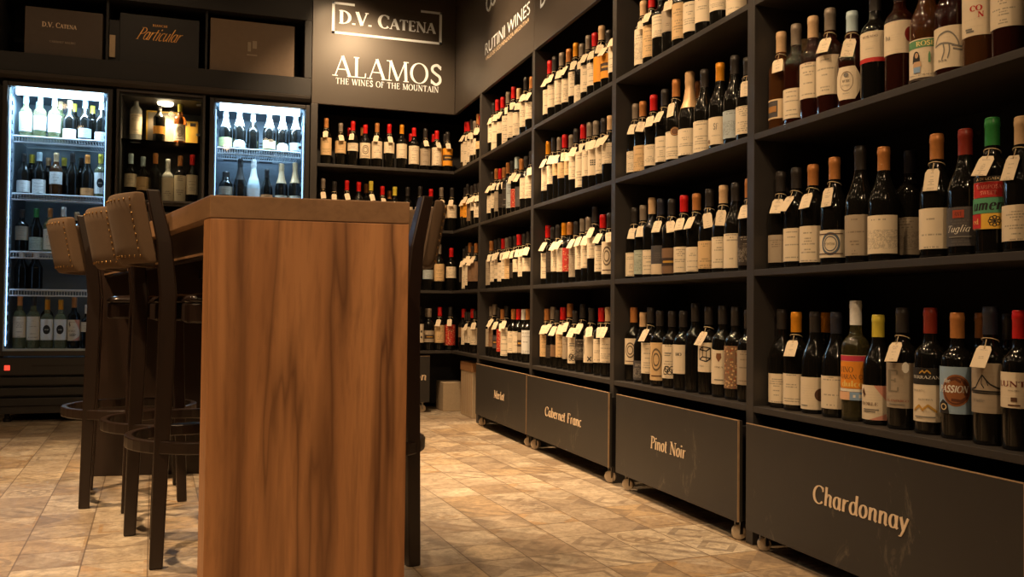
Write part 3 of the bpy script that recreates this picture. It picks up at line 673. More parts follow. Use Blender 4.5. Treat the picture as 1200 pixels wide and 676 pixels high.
# ------------------------------------------------------------------ bar stools
def leg_mesh(bm, pts, hw):
    """square post through centre points, with half widths"""
    rings = []
    for (x, y, z), h in zip(pts, hw):
        rings.append([bm.verts.new((x+a*h, y+b*h, z)) for a, b in ((-1, -1), (1, -1), (1, 1), (-1, 1))])
    for a, b in zip(rings, rings[1:]):
        for k in range(4): bm.faces.new((a[k], a[(k+1) % 4], b[(k+1) % 4], b[k]))
    bm.faces.new(rings[0][::-1]); bm.faces.new(rings[-1])
def stool(label, loc, rotz):
    t = thing('bar_stool', label, 'bar stool', (loc[0], loc[1], 0), rotz, 'dark bar stools with brown padded backs')
    hy = .165
    for s in (-1, 1):
        bm = NB(); leg_mesh(bm, [(-.155, s*hy, .0005), (-.140, s*hy, .55), (-.137, s*hy, .74), (-.150, s*hy, .88), (-.182, s*hy, 1.020)], [.0175, .0215, .0215, .020, .0165])
        fin('rear_leg', bm, MAT['dark_wood'], t, bevel=.004)
        bm = NB(); leg_mesh(bm, [(.165, s*hy, .0005), (.138, s*(hy-.01), .660)], [.0165, .021])
        fin('front_leg', bm, MAT['dark_wood'], t, bevel=.004)
    pts = []
    for cx, cy, a0 in ((.15, .15, 0), (-.055, .15, 90), (-.055, -.15, 180), (.15, -.15, 270)):
        for k in range(7):
            a = radians(a0+15*k); pts.append((cx+.04*cos(a), cy+.04*sin(a)))
    bm = NB(); prism(bm, pts, .6605, .716); fin('seat_rail', bm, MAT['dark_wood'], t, bevel=.006)
    bm = NB()
    rings = []
    for f, z in ((1.0, .7165), (1.02, .724), (.97, .735), (.80, .742), (.45, .746)):
        rings.append([bm.verts.new((.0475+(x-.0475)*f, y*f, z)) for x, y in pts])
    n = len(pts)
    for a, b in zip(rings, rings[1:]):
        for i in range(n): bm.faces.new((a[i], a[(i+1) % n], b[(i+1) % n], b[i]))
    bm.faces.new(rings[-1]); bm.faces.new(rings[0][::-1])
    fin('seat_cushion', bm, MAT['seat_leather'], t, smooth=True)
    bm = NB(); tube(bm, [(-.012+.222*cos(2*pi*i/40), .222*sin(2*pi*i/40), .325) for i in range(40)], 0, closed=True, sq=(.011, .017)); fin('footrest_ring', bm, MAT['dark_wood'], t, bevel=.004)
    # padded back: a curved pad bulging behind the posts
    NU, NV = 16, 8
    def pt(u, v, d):
        y = u*.180; z = .822+v*.190; lean = -.143-.038*v; bul = .072*(1-u*u)
        e = 1-.30*max(0, abs(v-.5)*2-.75)/.25 if d else 1
        return (lean-bul-.021-(.034*e if d else 0), y, z)
    bm = NB(); G = {}
    for d in (0, 1):
        for i in range(NU+1):
            for j in range(NV+1): G[d, i, j] = bm.verts.new(pt(-1+2*i/NU, j/NV, d))
    for i in range(NU):
        for j in range(NV):
            bm.faces.new((G[0, i, j], G[0, i+1, j], G[0, i+1, j+1], G[0, i, j+1])); bm.faces.new((G[1, i, j], G[1, i, j+1], G[1, i+1, j+1], G[1, i+1, j]))
    for i in range(NU):
        for j in (0, NV): bm.faces.new((G[0, i, j], G[1, i, j], G[1, i+1, j], G[0, i+1, j]))
    for j in range(NV):
        for i in (0, NU): bm.faces.new((G[0, i, j], G[0, i, j+1], G[1, i, j+1], G[1, i, j]))
    bk = fin('backrest', bm, MAT['fabric'], t, bevel=.006, seg=3)
    for p in bk.data.polygons: p.use_smooth = True
    def studs(uv):
        bm = NB()
        for u, v in uv:
            x, y, z = pt(u, v, 1); M = Matrix.Translation((x-.001, y, z)) @ Matrix.Diagonal((.6, 1, 1, 1))
            bmesh.ops.create_icosphere(bm, subdivisions=1, radius=.0042, matrix=M)
        fin('nailhead_row', bm, MAT['brass_stud'], bk, smooth=True)
    for v in (.10, .90): studs([(-.94+1.88*k/16, v) for k in range(17)])
    for u in (-.94, .94): studs([(u, .10+.80*k/8) for k in range(1, 8)])
    return t
def stool_at(label, foot, deg, side=-1):
    a = radians(deg); lx, ly = -.155, side*.165
    return stool(label, (foot[0]-(lx*cos(a)-ly*sin(a)), foot[1]-(lx*sin(a)+ly*cos(a))), a)
stool_at('dark bar stool on the left of the table, nearest the camera', (-.142, 2.585), 3.6)
stool_at('dark bar stool on the left of the table, middle one of three', (-.241, 2.98), 6.6)
stool_at('dark bar stool on the left of the table, farthest of the three', (-.425, 3.42), 5.0)
stool_at('dark bar stool right of the table, mostly hidden behind its slab leg', (.525, 2.42), 180+14, 1)
TABLE = """A3|1.623|2.297|1.2531|-150|0.308|b|o|T|0.038|0.097|N|edge|1|0|tan-capped wine bottle, navy label, first from left, third shelf above Chardonnay drawer
A3|1.622|2.222|1.2531|-150|0.309|b|e|S|0.024|0.112|C|t|0|0|silver-capped wine bottle, cream label, second from left, third shelf above Chardonnay drawer
A3|1.624|2.146|1.2531|-151|0.309|b|e|T|0.066|0.169|C|t|0|0|tan-capped wine bottle, cream label, third from left, third shelf above Chardonnay drawer
A3|1.707|2.297|1.2531|-150|0.294|b|d|T|0.0|0.0||t|0|1|tan-capped bottle in the back row, first from left there, third shelf above Chardonnay drawer
A3|1.706|2.217|1.2531|-151|0.29|b|d|D|0.0|0.0||t|0|1|dark-capped bottle in the back row, second from left there, third shelf above Chardonnay drawer
A3|1.624|2.071|1.2531|-151|0.308|b|e|S|0.059|0.17|C|t|1|0|silver-capped wine bottle, cream label, fourth from left, third shelf above Chardonnay drawer
A3|1.629|1.986|1.2531|-152|0.273|u|e|P|0.027|0.116|C|oct|1|0|pale-capped wine bottle, cream label, fifth from left, third shelf above Chardonnay drawer
A3|1.627|1.894|1.2531|-153|0.306|b|d|D|0.104|0.184|C|rb|0|0|dark-capped wine bottle, cream label, sixth from left, third shelf above Chardonnay drawer
A3|1.623|1.801|1.2531|-153|0.303|b|e|D|0.1|0.182|C|prof|0|0|dark-capped wine bottle, cream label, seventh from left, third shelf above Chardonnay drawer
A3|1.625|1.714|1.2531|-154|0.298|u|o|K|0.013|0.113|C|rose|0|0|copper-capped wine bottle, cream label, eighth from left, third shelf above Chardonnay drawer
A3|1.624|1.634|1.2531|-155|0.298|u|e|D|0.022|0.119|C|mush|0|0|dark-capped wine bottle, cream label, ninth from left, third shelf above Chardonnay drawer
A3|1.627|1.557|1.2531|-156|0.307|b|o|D|0.075|0.181|C|con|0|0|dark-capped wine bottle, cream label, tenth from left, third shelf above Chardonnay drawer
A3|1.627|1.479|1.2531|-157|0.307|b|e|D|0.071|0.15|C|t|0|0|dark-capped wine bottle, cream label, eleventh from left, third shelf above Chardonnay drawer
A2|1.623|2.297|0.8365|-150|0.297|b|d|D|0.02|0.103|G|t|1|0|dark-capped wine bottle, grey label, first from left, second shelf above Chardonnay drawer
A2|1.624|2.222|0.8365|-150|0.298|b|d|D|0.02|0.117|C|t|1|0|dark-capped wine bottle, cream label, second from left, second shelf above Chardonnay drawer
A2|1.625|2.146|0.8365|-151|0.296|b|d|K|0.014|0.117|C|t|1|0|copper-capped wine bottle, cream label, third from left, second shelf above Chardonnay drawer
A2|1.628|2.056|0.8365|-151|0.303|u|d|K|0.022|0.098|C|ch|1|0|copper-capped wine bottle, cream label, fourth from left, second shelf above Chardonnay drawer
A2|1.629|1.953|0.8365|-152|0.317|u|d|D|0.022|0.13|G|t|0|0|dark-capped wine bottle, grey label, fifth from left, second shelf above Chardonnay drawer
A2|1.629|1.865|0.8365|-153|0.299|u|d|K|0.022|0.12|C|land|0|0|copper-capped wine bottle, cream label, sixth from left, second shelf above Chardonnay drawer
A2|1.706|1.857|0.8365|-154|0.294|b|d|B|0.021|0.117|G|land|0|1|navy-capped bottle in the back row, first from left there, second shelf above Chardonnay drawer
A2|1.627|1.685|0.8365|-155|0.299|u|d|K|0.023|0.119|C|t|1|0|copper-capped wine bottle, cream label, seventh from left, second shelf above Chardonnay drawer
A2|1.628|1.601|0.8365|-155|0.295|u|d|Q|0.024|0.113|N|script|0|0|brick-red-capped wine bottle, navy label, eighth from left, second shelf above Chardonnay drawer
A2|1.625|1.523|0.8365|-156|0.305|b|d|N|0.056|0.172|M|blocks|1|0|green-capped wine bottle, multicoloured label, ninth from left, second shelf above Chardonnay drawer
A2|1.625|1.446|0.8365|-157|0.292|u|d|T|0.025|0.101|C|t|1|0|tan-capped wine bottle, cream label, tenth from left, second shelf above Chardonnay drawer
A1|1.627|2.295|0.421|-150|0.296|u|d|D|0.015|0.102|C|t|0|0|dark-capped wine bottle, cream label, first from left, bottom shelf above Chardonnay drawer
A1|1.622|2.218|0.421|-150|0.287|b|d|G|0.017|0.107|C|t|1|0|gold-capped wine bottle, cream label, second from left, bottom shelf above Chardonnay drawer
A1|1.629|2.141|0.421|-151|0.289|u|d|D|0.012|0.103|C|dot|0|0|dark-capped wine bottle, cream label, third from left, bottom shelf above Chardonnay drawer
A1|1.711|2.196|0.421|-151|0.287|b|d|G|0.0|0.0||t|0|1|gold-capped bottle in the back row, first from left there, bottom shelf above Chardonnay drawer
A1|1.627|2.047|0.421|-151|0.288|u|d|B|0.024|0.113|C|t|0|0|navy-capped wine bottle, cream label, fourth from left, bottom shelf above Chardonnay drawer
A1|1.624|1.964|0.421|-152|0.319|b|v|W|0.056|0.174|M|orange|0|0|white-capped wine bottle, multicoloured label, fifth from left, bottom shelf above Chardonnay drawer
A1|1.629|1.885|0.421|-153|0.282|u|d|Y|0.013|0.101|C|diag|0|0|yellow-capped wine bottle, cream label, sixth from left, bottom shelf above Chardonnay drawer
A1|1.625|1.795|0.421|-154|0.3|b|d|D|0.053|0.164|G|E|1|0|dark-capped wine bottle, grey label, seventh from left, bottom shelf above Chardonnay drawer
A1|1.627|1.706|0.421|-154|0.3|b|d|Q|0.03|0.157|C|dk|0|0|brick-red-capped wine bottle, cream label, eighth from left, bottom shelf above Chardonnay drawer
A1|1.627|1.624|0.421|-155|0.289|b|d|K|0.058|0.165|U|pass|0|0|copper-capped wine bottle, blue label, ninth from left, bottom shelf above Chardonnay drawer
A1|1.625|1.53|0.421|-156|0.303|b|d|B|0.07|0.179|G|mont|1|0|navy-capped wine bottle, grey label, tenth from left, bottom shelf above Chardonnay drawer
A1|1.624|1.452|0.421|-157|0.295|b|d|R|0.089|0.164|C|lunta|0|0|red-capped wine bottle, cream label, eleventh from left, bottom shelf above Chardonnay drawer
A1|1.709|1.633|0.421|-156|0.289|b|d|K|0.0|0.0||t|0|1|copper-capped bottle in the back row, second from left there, bottom shelf above Chardonnay drawer
A1|1.708|1.555|0.421|-157|0.288|b|d|D|0.0|0.0||t|0|1|dark-capped bottle in the back row, third from left there, bottom shelf above Chardonnay drawer
B4|1.707|3.296|1.6688|-140|0.3|b|d|D|0.103|0.163|B|p|0|1|dark-capped bottle in the back row, first from left there, fourth shelf above Pinot Noir drawer
B4|1.627|3.231|1.6688|-140|0.296|b|d|T|0.032|0.177|C|land|1|0|tan-capped wine bottle, cream label, first from left, fourth shelf above Pinot Noir drawer
B4|1.622|3.148|1.6688|-140|0.304|b|d|R|0.039|0.165|T|t|1|0|red-capped wine bottle, tan label, second from left, fourth shelf above Pinot Noir drawer
B4|1.623|3.07|1.6688|-141|0.303|b|d|D|0.095|0.182|C|t|0|0|dark-capped wine bottle, cream label, third from left, fourth shelf above Pinot Noir drawer
B4|1.625|2.995|1.6688|-141|0.3|b|d|D|0.094|0.18|G|t|1|0|dark-capped wine bottle, grey label, fourth from left, fourth shelf above Pinot Noir drawer
B4|1.628|2.919|1.6688|-142|0.298|b|d|K|0.046|0.179|T|t|0|0|copper-capped wine bottle, tan label, fifth from left, fourth shelf above Pinot Noir drawer
B4|1.624|2.829|1.6688|-142|0.298|b|d|D|0.045|0.153|C|t|0|0|dark-capped wine bottle, cream label, sixth from left, fourth shelf above Pinot Noir drawer
B4|1.625|2.747|1.6688|-143|0.299|b|d|D|0.055|0.162|C|t|0|0|dark-capped wine bottle, cream label, seventh from left, fourth shelf above Pinot Noir drawer
B4|1.624|2.647|1.6688|-143|0.306|b|d|K|0.063|0.132|C|t|0|0|copper-capped wine bottle, cream label, eighth from left, fourth shelf above Pinot Noir drawer
B4|1.624|2.542|1.6688|-144|0.303|b|d|D|0.015|0.08|C|t|0|0|dark-capped wine bottle, cream label, ninth from left, fourth shelf above Pinot Noir drawer
B3|1.627|3.296|1.2531|-140|0.306|b|d|S|0.021|0.107|C|t|1|0|silver-capped wine bottle, cream label, first from left, third shelf above Pinot Noir drawer
B3|1.622|3.221|1.2531|-140|0.299|b|d|K|0.014|0.117|T|t|1|0|copper-capped wine bottle, tan label, second from left, third shelf above Pinot Noir drawer
B3|1.622|3.128|1.2531|-140|0.304|b|d|R|0.022|0.104|C|t|1|0|red-capped wine bottle, cream label, third from left, third shelf above Pinot Noir drawer
B3|1.623|3.037|1.2531|-141|0.305|b|d|D|0.023|0.12|C|t|1|0|dark-capped wine bottle, cream label, fourth from left, third shelf above Pinot Noir drawer
B3|1.628|2.959|1.2531|-141|0.325|u|d|K|0.021|0.125|C|seal|1|0|copper-capped wine bottle, cream label, fifth from left, third shelf above Pinot Noir drawer
B3|1.631|2.863|1.2531|-142|0.332|c|d|F|0.02|0.116|C|t|0|0|foil-capped wine bottle, cream label, sixth from left, third shelf above Pinot Noir drawer
B3|1.707|2.93|1.2531|-142|0.318|b|d|K|0.0|0.0||t|0|1|copper-capped bottle in the back row, first from left there, third shelf above Pinot Noir drawer
B3|1.626|2.751|1.2531|-142|0.309|u|d|D|0.012|0.122|C|t|0|0|dark-capped wine bottle, cream label, seventh from left, third shelf above Pinot Noir drawer
B3|1.625|2.647|1.2531|-143|0.305|u|d|G|0.021|0.114|C|SF|0|0|gold-capped wine bottle, cream label, eighth from left, third shelf above Pinot Noir drawer
B3|1.626|2.557|1.2531|-144|0.306|u|d|D|0.026|0.118|P|art|0|0|dark-capped wine bottle, pale-blue label, ninth from left, third shelf above Pinot Noir drawer
B3|1.624|2.477|1.2531|-144|0.278|u|d|D|0.025|0.115|C|t|1|0|dark-capped wine bottle, cream label, tenth from left, third shelf above Pinot Noir drawer
B2|1.626|3.296|0.8365|-140|0.293|b|d|D|0.012|0.108|C|t|1|0|dark-capped wine bottle, cream label, first from left, second shelf above Pinot Noir drawer
B2|1.627|3.221|0.8365|-140|0.296|b|d|S|0.018|0.114|E|art|1|0|silver-capped wine bottle, pale-green label, second from left, second shelf above Pinot Noir drawer
B2|1.627|3.145|0.8365|-140|0.318|b|d|T|0.015|0.11|C|t|0|0|tan-capped wine bottle, cream label, third from left, second shelf above Pinot Noir drawer
B2|1.626|3.07|0.8365|-141|0.305|b|d|B|0.012|0.122|N|half|1|0|navy-capped wine bottle, navy label, fourth from left, second shelf above Pinot Noir drawer
B2|1.627|2.985|0.8365|-141|0.294|b|d|D|0.012|0.107|B|band|1|0|dark-capped wine bottle, brown label, fifth from left, second shelf above Pinot Noir drawer
B2|1.622|2.884|0.8365|-142|0.295|b|d|R|0.012|0.105|C|t|1|0|red-capped wine bottle, cream label, sixth from left, second shelf above Pinot Noir drawer
B2|1.623|2.796|0.8365|-142|0.291|b|d|K|0.012|0.099|C|t|1|0|copper-capped wine bottle, cream label, seventh from left, second shelf above Pinot Noir drawer
B2|1.629|2.719|0.8365|-143|0.298|u|d|D|0.019|0.115|T|t|1|0|dark-capped wine bottle, tan label, eighth from left, second shelf above Pinot Noir drawer
B2|1.628|2.627|0.8365|-143|0.299|u|d|T|0.017|0.122|C|t|1|0|tan-capped wine bottle, cream label, ninth from left, second shelf above Pinot Noir drawer
B2|1.626|2.548|0.8365|-144|0.297|u|d|D|0.014|0.127|C|t|0|0|dark-capped wine bottle, cream label, tenth from left, second shelf above Pinot Noir drawer
B2|1.627|2.47|0.8365|-144|0.3|b|d|K|0.019|0.113|K|art|1|0|copper-capped wine bottle, black label, eleventh from left, second shelf above Pinot Noir drawer
B1|1.625|3.296|0.421|-140|0.301|b|d|K|0.069|0.174|C|emb|0|0|copper-capped wine bottle, cream label, first from left, bottom shelf above Pinot Noir drawer
B1|1.629|3.219|0.421|-140|0.281|u|d|T|0.012|0.088|N|art|0|0|tan-capped wine bottle, navy label, second from left, bottom shelf above Pinot Noir drawer
B1|1.623|3.142|0.421|-140|0.301|b|d|D|0.043|0.162|C|t|1|0|dark-capped wine bottle, cream label, third from left, bottom shelf above Pinot Noir drawer
B1|1.623|3.066|0.421|-141|0.288|b|d|D|0.022|0.166|T|emb|0|0|dark-capped wine bottle, tan label, fourth from left, bottom shelf above Pinot Noir drawer
B1|1.624|2.972|0.421|-141|0.287|b|d|D|0.037|0.162|C|scrib|0|0|dark-capped wine bottle, cream label, fifth from left, bottom shelf above Pinot Noir drawer
B1|1.623|2.886|0.421|-142|0.288|b|d|D|0.06|0.165|C|HO|0|0|dark-capped wine bottle, cream label, sixth from left, bottom shelf above Pinot Noir drawer
B1|1.624|2.802|0.421|-142|0.315|b|d|D|0.0|0.0||t|0|0|dark-capped wine bottle without visible label, seventh from left, bottom shelf above Pinot Noir drawer
B1|1.627|2.715|0.421|-143|0.303|b|d|D|0.078|0.179|C|cube|1|0|dark-capped wine bottle, cream label, eighth from left, bottom shelf above Pinot Noir drawer
B1|1.624|2.621|0.421|-143|0.307|b|d|D|0.044|0.167|C|shield|0|0|dark-capped wine bottle, cream label, ninth from left, bottom shelf above Pinot Noir drawer
B1|1.622|2.539|0.421|-144|0.303|b|d|D|0.036|0.175|B|floral|0|0|dark-capped wine bottle, brown label, tenth from left, bottom shelf above Pinot Noir drawer
B1|1.622|2.463|0.421|-144|0.293|b|d|D|0.054|0.164|G|t|0|0|dark-capped wine bottle, grey label, eleventh from left, bottom shelf above Pinot Noir drawer
C4|1.623|4.219|1.6688|-136|0.334|b|d|D|0.07|0.185|C|t|1|0|dark-capped wine bottle, cream label, second from left, fourth shelf above Cabernet Franc drawer
C4|1.626|4.295|1.6688|-136|0.334|b|d|R|0.051|0.178|C|t|1|0|red-capped wine bottle, cream label, first from left, fourth shelf above Cabernet Franc drawer
C4|1.708|4.295|1.6688|-137|0.345|b|d|K|0.126|0.207|B|t|0|1|copper-capped bottle in the back row, first from left there, fourth shelf above Cabernet Franc drawer
C4|1.623|4.121|1.6688|-136|0.328|b|d|S|0.062|0.185|C|t|1|0|silver-capped wine bottle, cream label, third from left, fourth shelf above Cabernet Franc drawer
C4|1.622|4.024|1.6688|-137|0.32|b|d|K|0.052|0.168|C|t|1|0|copper-capped wine bottle, cream label, fourth from left, fourth shelf above Cabernet Franc drawer
C4|1.628|3.949|1.6688|-137|0.329|b|d|G|0.067|0.184|C|t|1|0|gold-capped wine bottle, cream label, fifth from left, fourth shelf above Cabernet Franc drawer
C4|1.624|3.864|1.6688|-137|0.3|b|d|S|0.012|0.099|C|t|1|0|silver-capped wine bottle, cream label, sixth from left, fourth shelf above Cabernet Franc drawer
C4|1.623|3.785|1.6688|-138|0.316|b|d|S|0.048|0.171|C|t|1|0|silver-capped wine bottle, cream label, seventh from left, fourth shelf above Cabernet Franc drawer
C4|1.622|3.709|1.6688|-138|0.306|b|d|R|0.059|0.163|C|t|1|0|red-capped wine bottle, cream label, eighth from left, fourth shelf above Cabernet Franc drawer
C4|1.622|3.634|1.6688|-138|0.316|b|d|T|0.058|0.172|O|p|1|0|tan-capped wine bottle, amber label, ninth from left, fourth shelf above Cabernet Franc drawer
C4|1.623|3.558|1.6688|-138|0.274|b|d|D|0.056|0.164|O|band|1|0|dark-capped wine bottle, amber label, tenth from left, fourth shelf above Cabernet Franc drawer
C4|1.626|3.483|1.6688|-139|0.302|b|d|S|0.064|0.182|C|t|1|0|silver-capped wine bottle, cream label, eleventh from left, fourth shelf above Cabernet Franc drawer
C3|1.623|4.219|1.2531|-136|0.335|b|d|D|0.094|0.189|C|t|1|0|dark-capped wine bottle, cream label, second from left, third shelf above Cabernet Franc drawer
C3|1.622|4.295|1.2531|-136|0.328|b|d|G|0.07|0.193|C|t|1|0|gold-capped wine bottle, cream label, first from left, third shelf above Cabernet Franc drawer
C3|1.625|4.144|1.2531|-136|0.323|b|d|S|0.127|0.188|T|t|1|0|silver-capped wine bottle, tan label, third from left, third shelf above Cabernet Franc drawer
C3|1.623|4.068|1.2531|-137|0.322|b|d|R|0.104|0.18|T|dot|1|0|red-capped wine bottle, tan label, fourth from left, third shelf above Cabernet Franc drawer
C3|1.628|3.993|1.2531|-137|0.307|b|d|S|0.109|0.184|T|t|1|0|silver-capped wine bottle, tan label, fifth from left, third shelf above Cabernet Franc drawer
C3|1.622|3.918|1.2531|-137|0.322|b|d|D|0.077|0.193|C|t|1|0|dark-capped wine bottle, cream label, sixth from left, third shelf above Cabernet Franc drawer
C3|1.625|3.842|1.2531|-137|0.328|b|d|R|0.03|0.197|C|t|1|0|red-capped wine bottle, cream label, seventh from left, third shelf above Cabernet Franc drawer
C3|1.626|3.767|1.2531|-138|0.322|b|d|S|0.072|0.193|C|t|1|0|silver-capped wine bottle, cream label, eighth from left, third shelf above Cabernet Franc drawer
C3|1.624|3.691|1.2531|-138|0.314|b|d|S|0.064|0.183|C|grid|1|0|silver-capped wine bottle, cream label, ninth from left, third shelf above Cabernet Franc drawer
C3|1.628|3.616|1.2531|-138|0.31|b|d|D|0.061|0.183|C|t|1|0|dark-capped wine bottle, cream label, tenth from left, third shelf above Cabernet Franc drawer
C3|1.625|3.54|1.2531|-139|0.307|b|d|T|0.094|0.184|C|t|1|0|tan-capped wine bottle, cream label, eleventh from left, third shelf above Cabernet Franc drawer
C2|1.623|4.219|0.8365|-136|0.294|b|d|D|0.063|0.168|K|p|0|0|dark-capped wine bottle, black label, second from left, second shelf above Cabernet Franc drawer
C2|1.624|4.295|0.8365|-136|0.309|b|d|R|0.034|0.164|C|t|1|0|red-capped wine bottle, cream label, first from left, second shelf above Cabernet Franc drawer
C2|1.622|4.144|0.8365|-136|0.298|b|d|D|0.064|0.179|C|t|1|0|dark-capped wine bottle, cream label, third from left, second shelf above Cabernet Franc drawer
C2|1.624|4.068|0.8365|-137|0.302|b|d|G|0.06|0.177|C|t|1|0|gold-capped wine bottle, cream label, fourth from left, second shelf above Cabernet Franc drawer
C2|1.623|3.993|0.8365|-137|0.298|b|d|K|0.058|0.172|X|floral|0|0|copper-capped wine bottle, red label, fifth from left, second shelf above Cabernet Franc drawer
C2|1.627|3.918|0.8365|-137|0.295|b|d|D|0.029|0.174|G|land|1|0|dark-capped wine bottle, grey label, sixth from left, second shelf above Cabernet Franc drawer
C2|1.627|3.842|0.8365|-137|0.301|b|d|S|0.062|0.173|C|t|1|0|silver-capped wine bottle, cream label, seventh from left, second shelf above Cabernet Franc drawer
C2|1.625|3.767|0.8365|-138|0.3|b|d|S|0.065|0.179|C|t|1|0|silver-capped wine bottle, cream label, eighth from left, second shelf above Cabernet Franc drawer
C2|1.706|3.974|0.8365|-138|0.319|b|d|K|0.074|0.192|C|t|0|1|copper-capped bottle in the back row, first from left there, second shelf above Cabernet Franc drawer
C2|1.623|3.691|0.8365|-138|0.341|b|d|D|0.106|0.202|C|t|1|0|dark-capped wine bottle, cream label, ninth from left, second shelf above Cabernet Franc drawer
C2|1.623|3.605|0.8365|-138|0.297|b|d|R|0.043|0.158|C|t|1|0|red-capped wine bottle, cream label, tenth from left, second shelf above Cabernet Franc drawer
C2|1.623|3.529|0.8365|-139|0.295|b|d|D|0.029|0.17|C|emb|1|0|dark-capped wine bottle, cream label, eleventh from left, second shelf above Cabernet Franc drawer
C1|1.623|4.295|0.421|-136|0.294|b|d|K|0.048|0.16|T|t|1|0|copper-capped wine bottle, tan label, first from left, bottom shelf above Cabernet Franc drawer
C1|1.627|4.219|0.421|-136|0.303|b|d|S|0.045|0.111|K|p|1|0|silver-capped wine bottle, black label, second from left, bottom shelf above Cabernet Franc drawer
C1|1.623|4.144|0.421|-136|0.289|b|d|D|0.056|0.115|B|t|1|0|dark-capped wine bottle, brown label, third from left, bottom shelf above Cabernet Franc drawer
C1|1.622|4.069|0.421|-137|0.302|b|d|R|0.057|0.174|T|t|1|0|red-capped wine bottle, tan label, fourth from left, bottom shelf above Cabernet Franc drawer
C1|1.627|3.993|0.421|-137|0.319|b|d|K|0.053|0.16|G|t|1|0|copper-capped wine bottle, grey label, fifth from left, bottom shelf above Cabernet Franc drawer
C1|1.625|3.918|0.421|-137|0.287|b|d|D|0.036|0.16|C|scrib|1|0|dark-capped wine bottle, cream label, sixth from left, bottom shelf above Cabernet Franc drawer
C1|1.628|3.835|0.421|-137|0.315|b|d|D|0.056|0.153|K|art|1|0|dark-capped wine bottle, black label, seventh from left, bottom shelf above Cabernet Franc drawer
C1|1.624|3.723|0.421|-138|0.298|b|d|D|0.051|0.172|C|X|1|0|dark-capped wine bottle, cream label, eighth from left, bottom shelf above Cabernet Franc drawer
C1|1.627|3.621|0.421|-138|0.299|b|d|R|0.057|0.161|C|t|1|0|red-capped wine bottle, cream label, ninth from left, bottom shelf above Cabernet Franc drawer
C1|1.626|3.546|0.421|-139|0.302|b|d|T|0.061|0.169|C|t|1|0|tan-capped wine bottle, cream label, tenth from left, bottom shelf above Cabernet Franc drawer
D4|1.626|5.279|1.6688|-134|0.329|b|d|D|0.079|0.193|C|t|1|0|dark-capped wine bottle, cream label, first from left, fourth shelf above Merlot drawer
D4|1.626|5.203|1.6688|-134|0.333|b|d|R|0.016|0.188|C|t|1|0|red-capped wine bottle, cream label, second from left, fourth shelf above Merlot drawer
D4|1.625|5.094|1.6688|-134|0.324|b|d|R|0.1|0.17|C|t|1|0|red-capped wine bottle, cream label, third from left, fourth shelf above Merlot drawer
D4|1.622|4.98|1.6688|-134|0.328|b|d|S|0.012|0.182|C|t|1|0|silver-capped wine bottle, cream label, fourth from left, fourth shelf above Merlot drawer
D4|1.623|4.881|1.6688|-134|0.336|b|d|R|0.035|0.183|C|t|1|0|red-capped wine bottle, cream label, fifth from left, fourth shelf above Merlot drawer
D4|1.627|4.796|1.6688|-135|0.307|b|d|T|0.032|0.165|C|t|1|0|tan-capped wine bottle, cream label, sixth from left, fourth shelf above Merlot drawer
D4|1.627|4.673|1.6688|-135|0.339|b|d|D|0.058|0.196|C|t|1|0|dark-capped wine bottle, cream label, seventh from left, fourth shelf above Merlot drawer
D4|1.627|4.577|1.6688|-135|0.32|b|d|K|0.083|0.175|C|t|1|0|copper-capped wine bottle, cream label, eighth from left, fourth shelf above Merlot drawer
D3|1.624|5.279|1.2531|-133|0.314|b|d|D|0.054|0.163|C|t|1|0|dark-capped wine bottle, cream label, first from left, third shelf above Merlot drawer
D3|1.626|5.203|1.2531|-134|0.322|b|d|K|0.075|0.168|C|t|1|0|copper-capped wine bottle, cream label, second from left, third shelf above Merlot drawer
D3|1.626|5.128|1.2531|-134|0.311|b|d|R|0.049|0.169|G|t|1|0|red-capped wine bottle, grey label, third from left, third shelf above Merlot drawer
D3|1.626|5.052|1.2531|-134|0.306|b|d|K|0.063|0.145|K|p|1|0|copper-capped wine bottle, black label, fourth from left, third shelf above Merlot drawer
D3|1.627|4.977|1.2531|-134|0.325|b|d|K|0.055|0.195|K|dot|0|0|copper-capped wine bottle, black label, fifth from left, third shelf above Merlot drawer
D3|1.625|4.895|1.2531|-134|0.322|b|d|D|0.044|0.193|P|t|1|0|dark-capped wine bottle, pale-blue label, sixth from left, third shelf above Merlot drawer
D3|1.626|4.814|1.2531|-135|0.332|b|d|P|0.039|0.145|X|floral|1|0|pale-capped wine bottle, red label, seventh from left, third shelf above Merlot drawer
D3|1.626|4.734|1.2531|-135|0.309|b|d|K|0.034|0.148|N|p|1|0|copper-capped wine bottle, navy label, eighth from left, third shelf above Merlot drawer
D3|1.623|4.644|1.2531|-135|0.307|b|d|D|0.07|0.184|C|t|0|0|dark-capped wine bottle, cream label, ninth from left, third shelf above Merlot drawer
D3|1.627|4.568|1.2531|-135|0.323|b|d|D|0.063|0.187|C|dot|1|0|dark-capped wine bottle, cream label, tenth from left, third shelf above Merlot drawer
D2|1.627|5.204|0.8365|-134|0.301|b|d|D|0.042|0.166|C|t|1|0|dark-capped wine bottle, cream label, second from left, second shelf above Merlot drawer
D2|1.622|5.279|0.8365|-133|0.299|b|d|K|0.023|0.179|G|t|1|0|copper-capped wine bottle, grey label, first from left, second shelf above Merlot drawer
D2|1.628|5.128|0.8365|-134|0.305|b|d|D|0.058|0.179|C|t|1|0|dark-capped wine bottle, cream label, third from left, second shelf above Merlot drawer
D2|1.627|5.053|0.8365|-134|0.296|b|d|R|0.04|0.152|C|t|1|0|red-capped wine bottle, cream label, fourth from left, second shelf above Merlot drawer
D2|1.626|4.977|0.8365|-134|0.296|b|d|S|0.053|0.17|C|t|1|0|silver-capped wine bottle, cream label, fifth from left, second shelf above Merlot drawer
D2|1.622|4.902|0.8365|-134|0.295|b|d|D|0.05|0.165|T|t|1|0|dark-capped wine bottle, tan label, sixth from left, second shelf above Merlot drawer
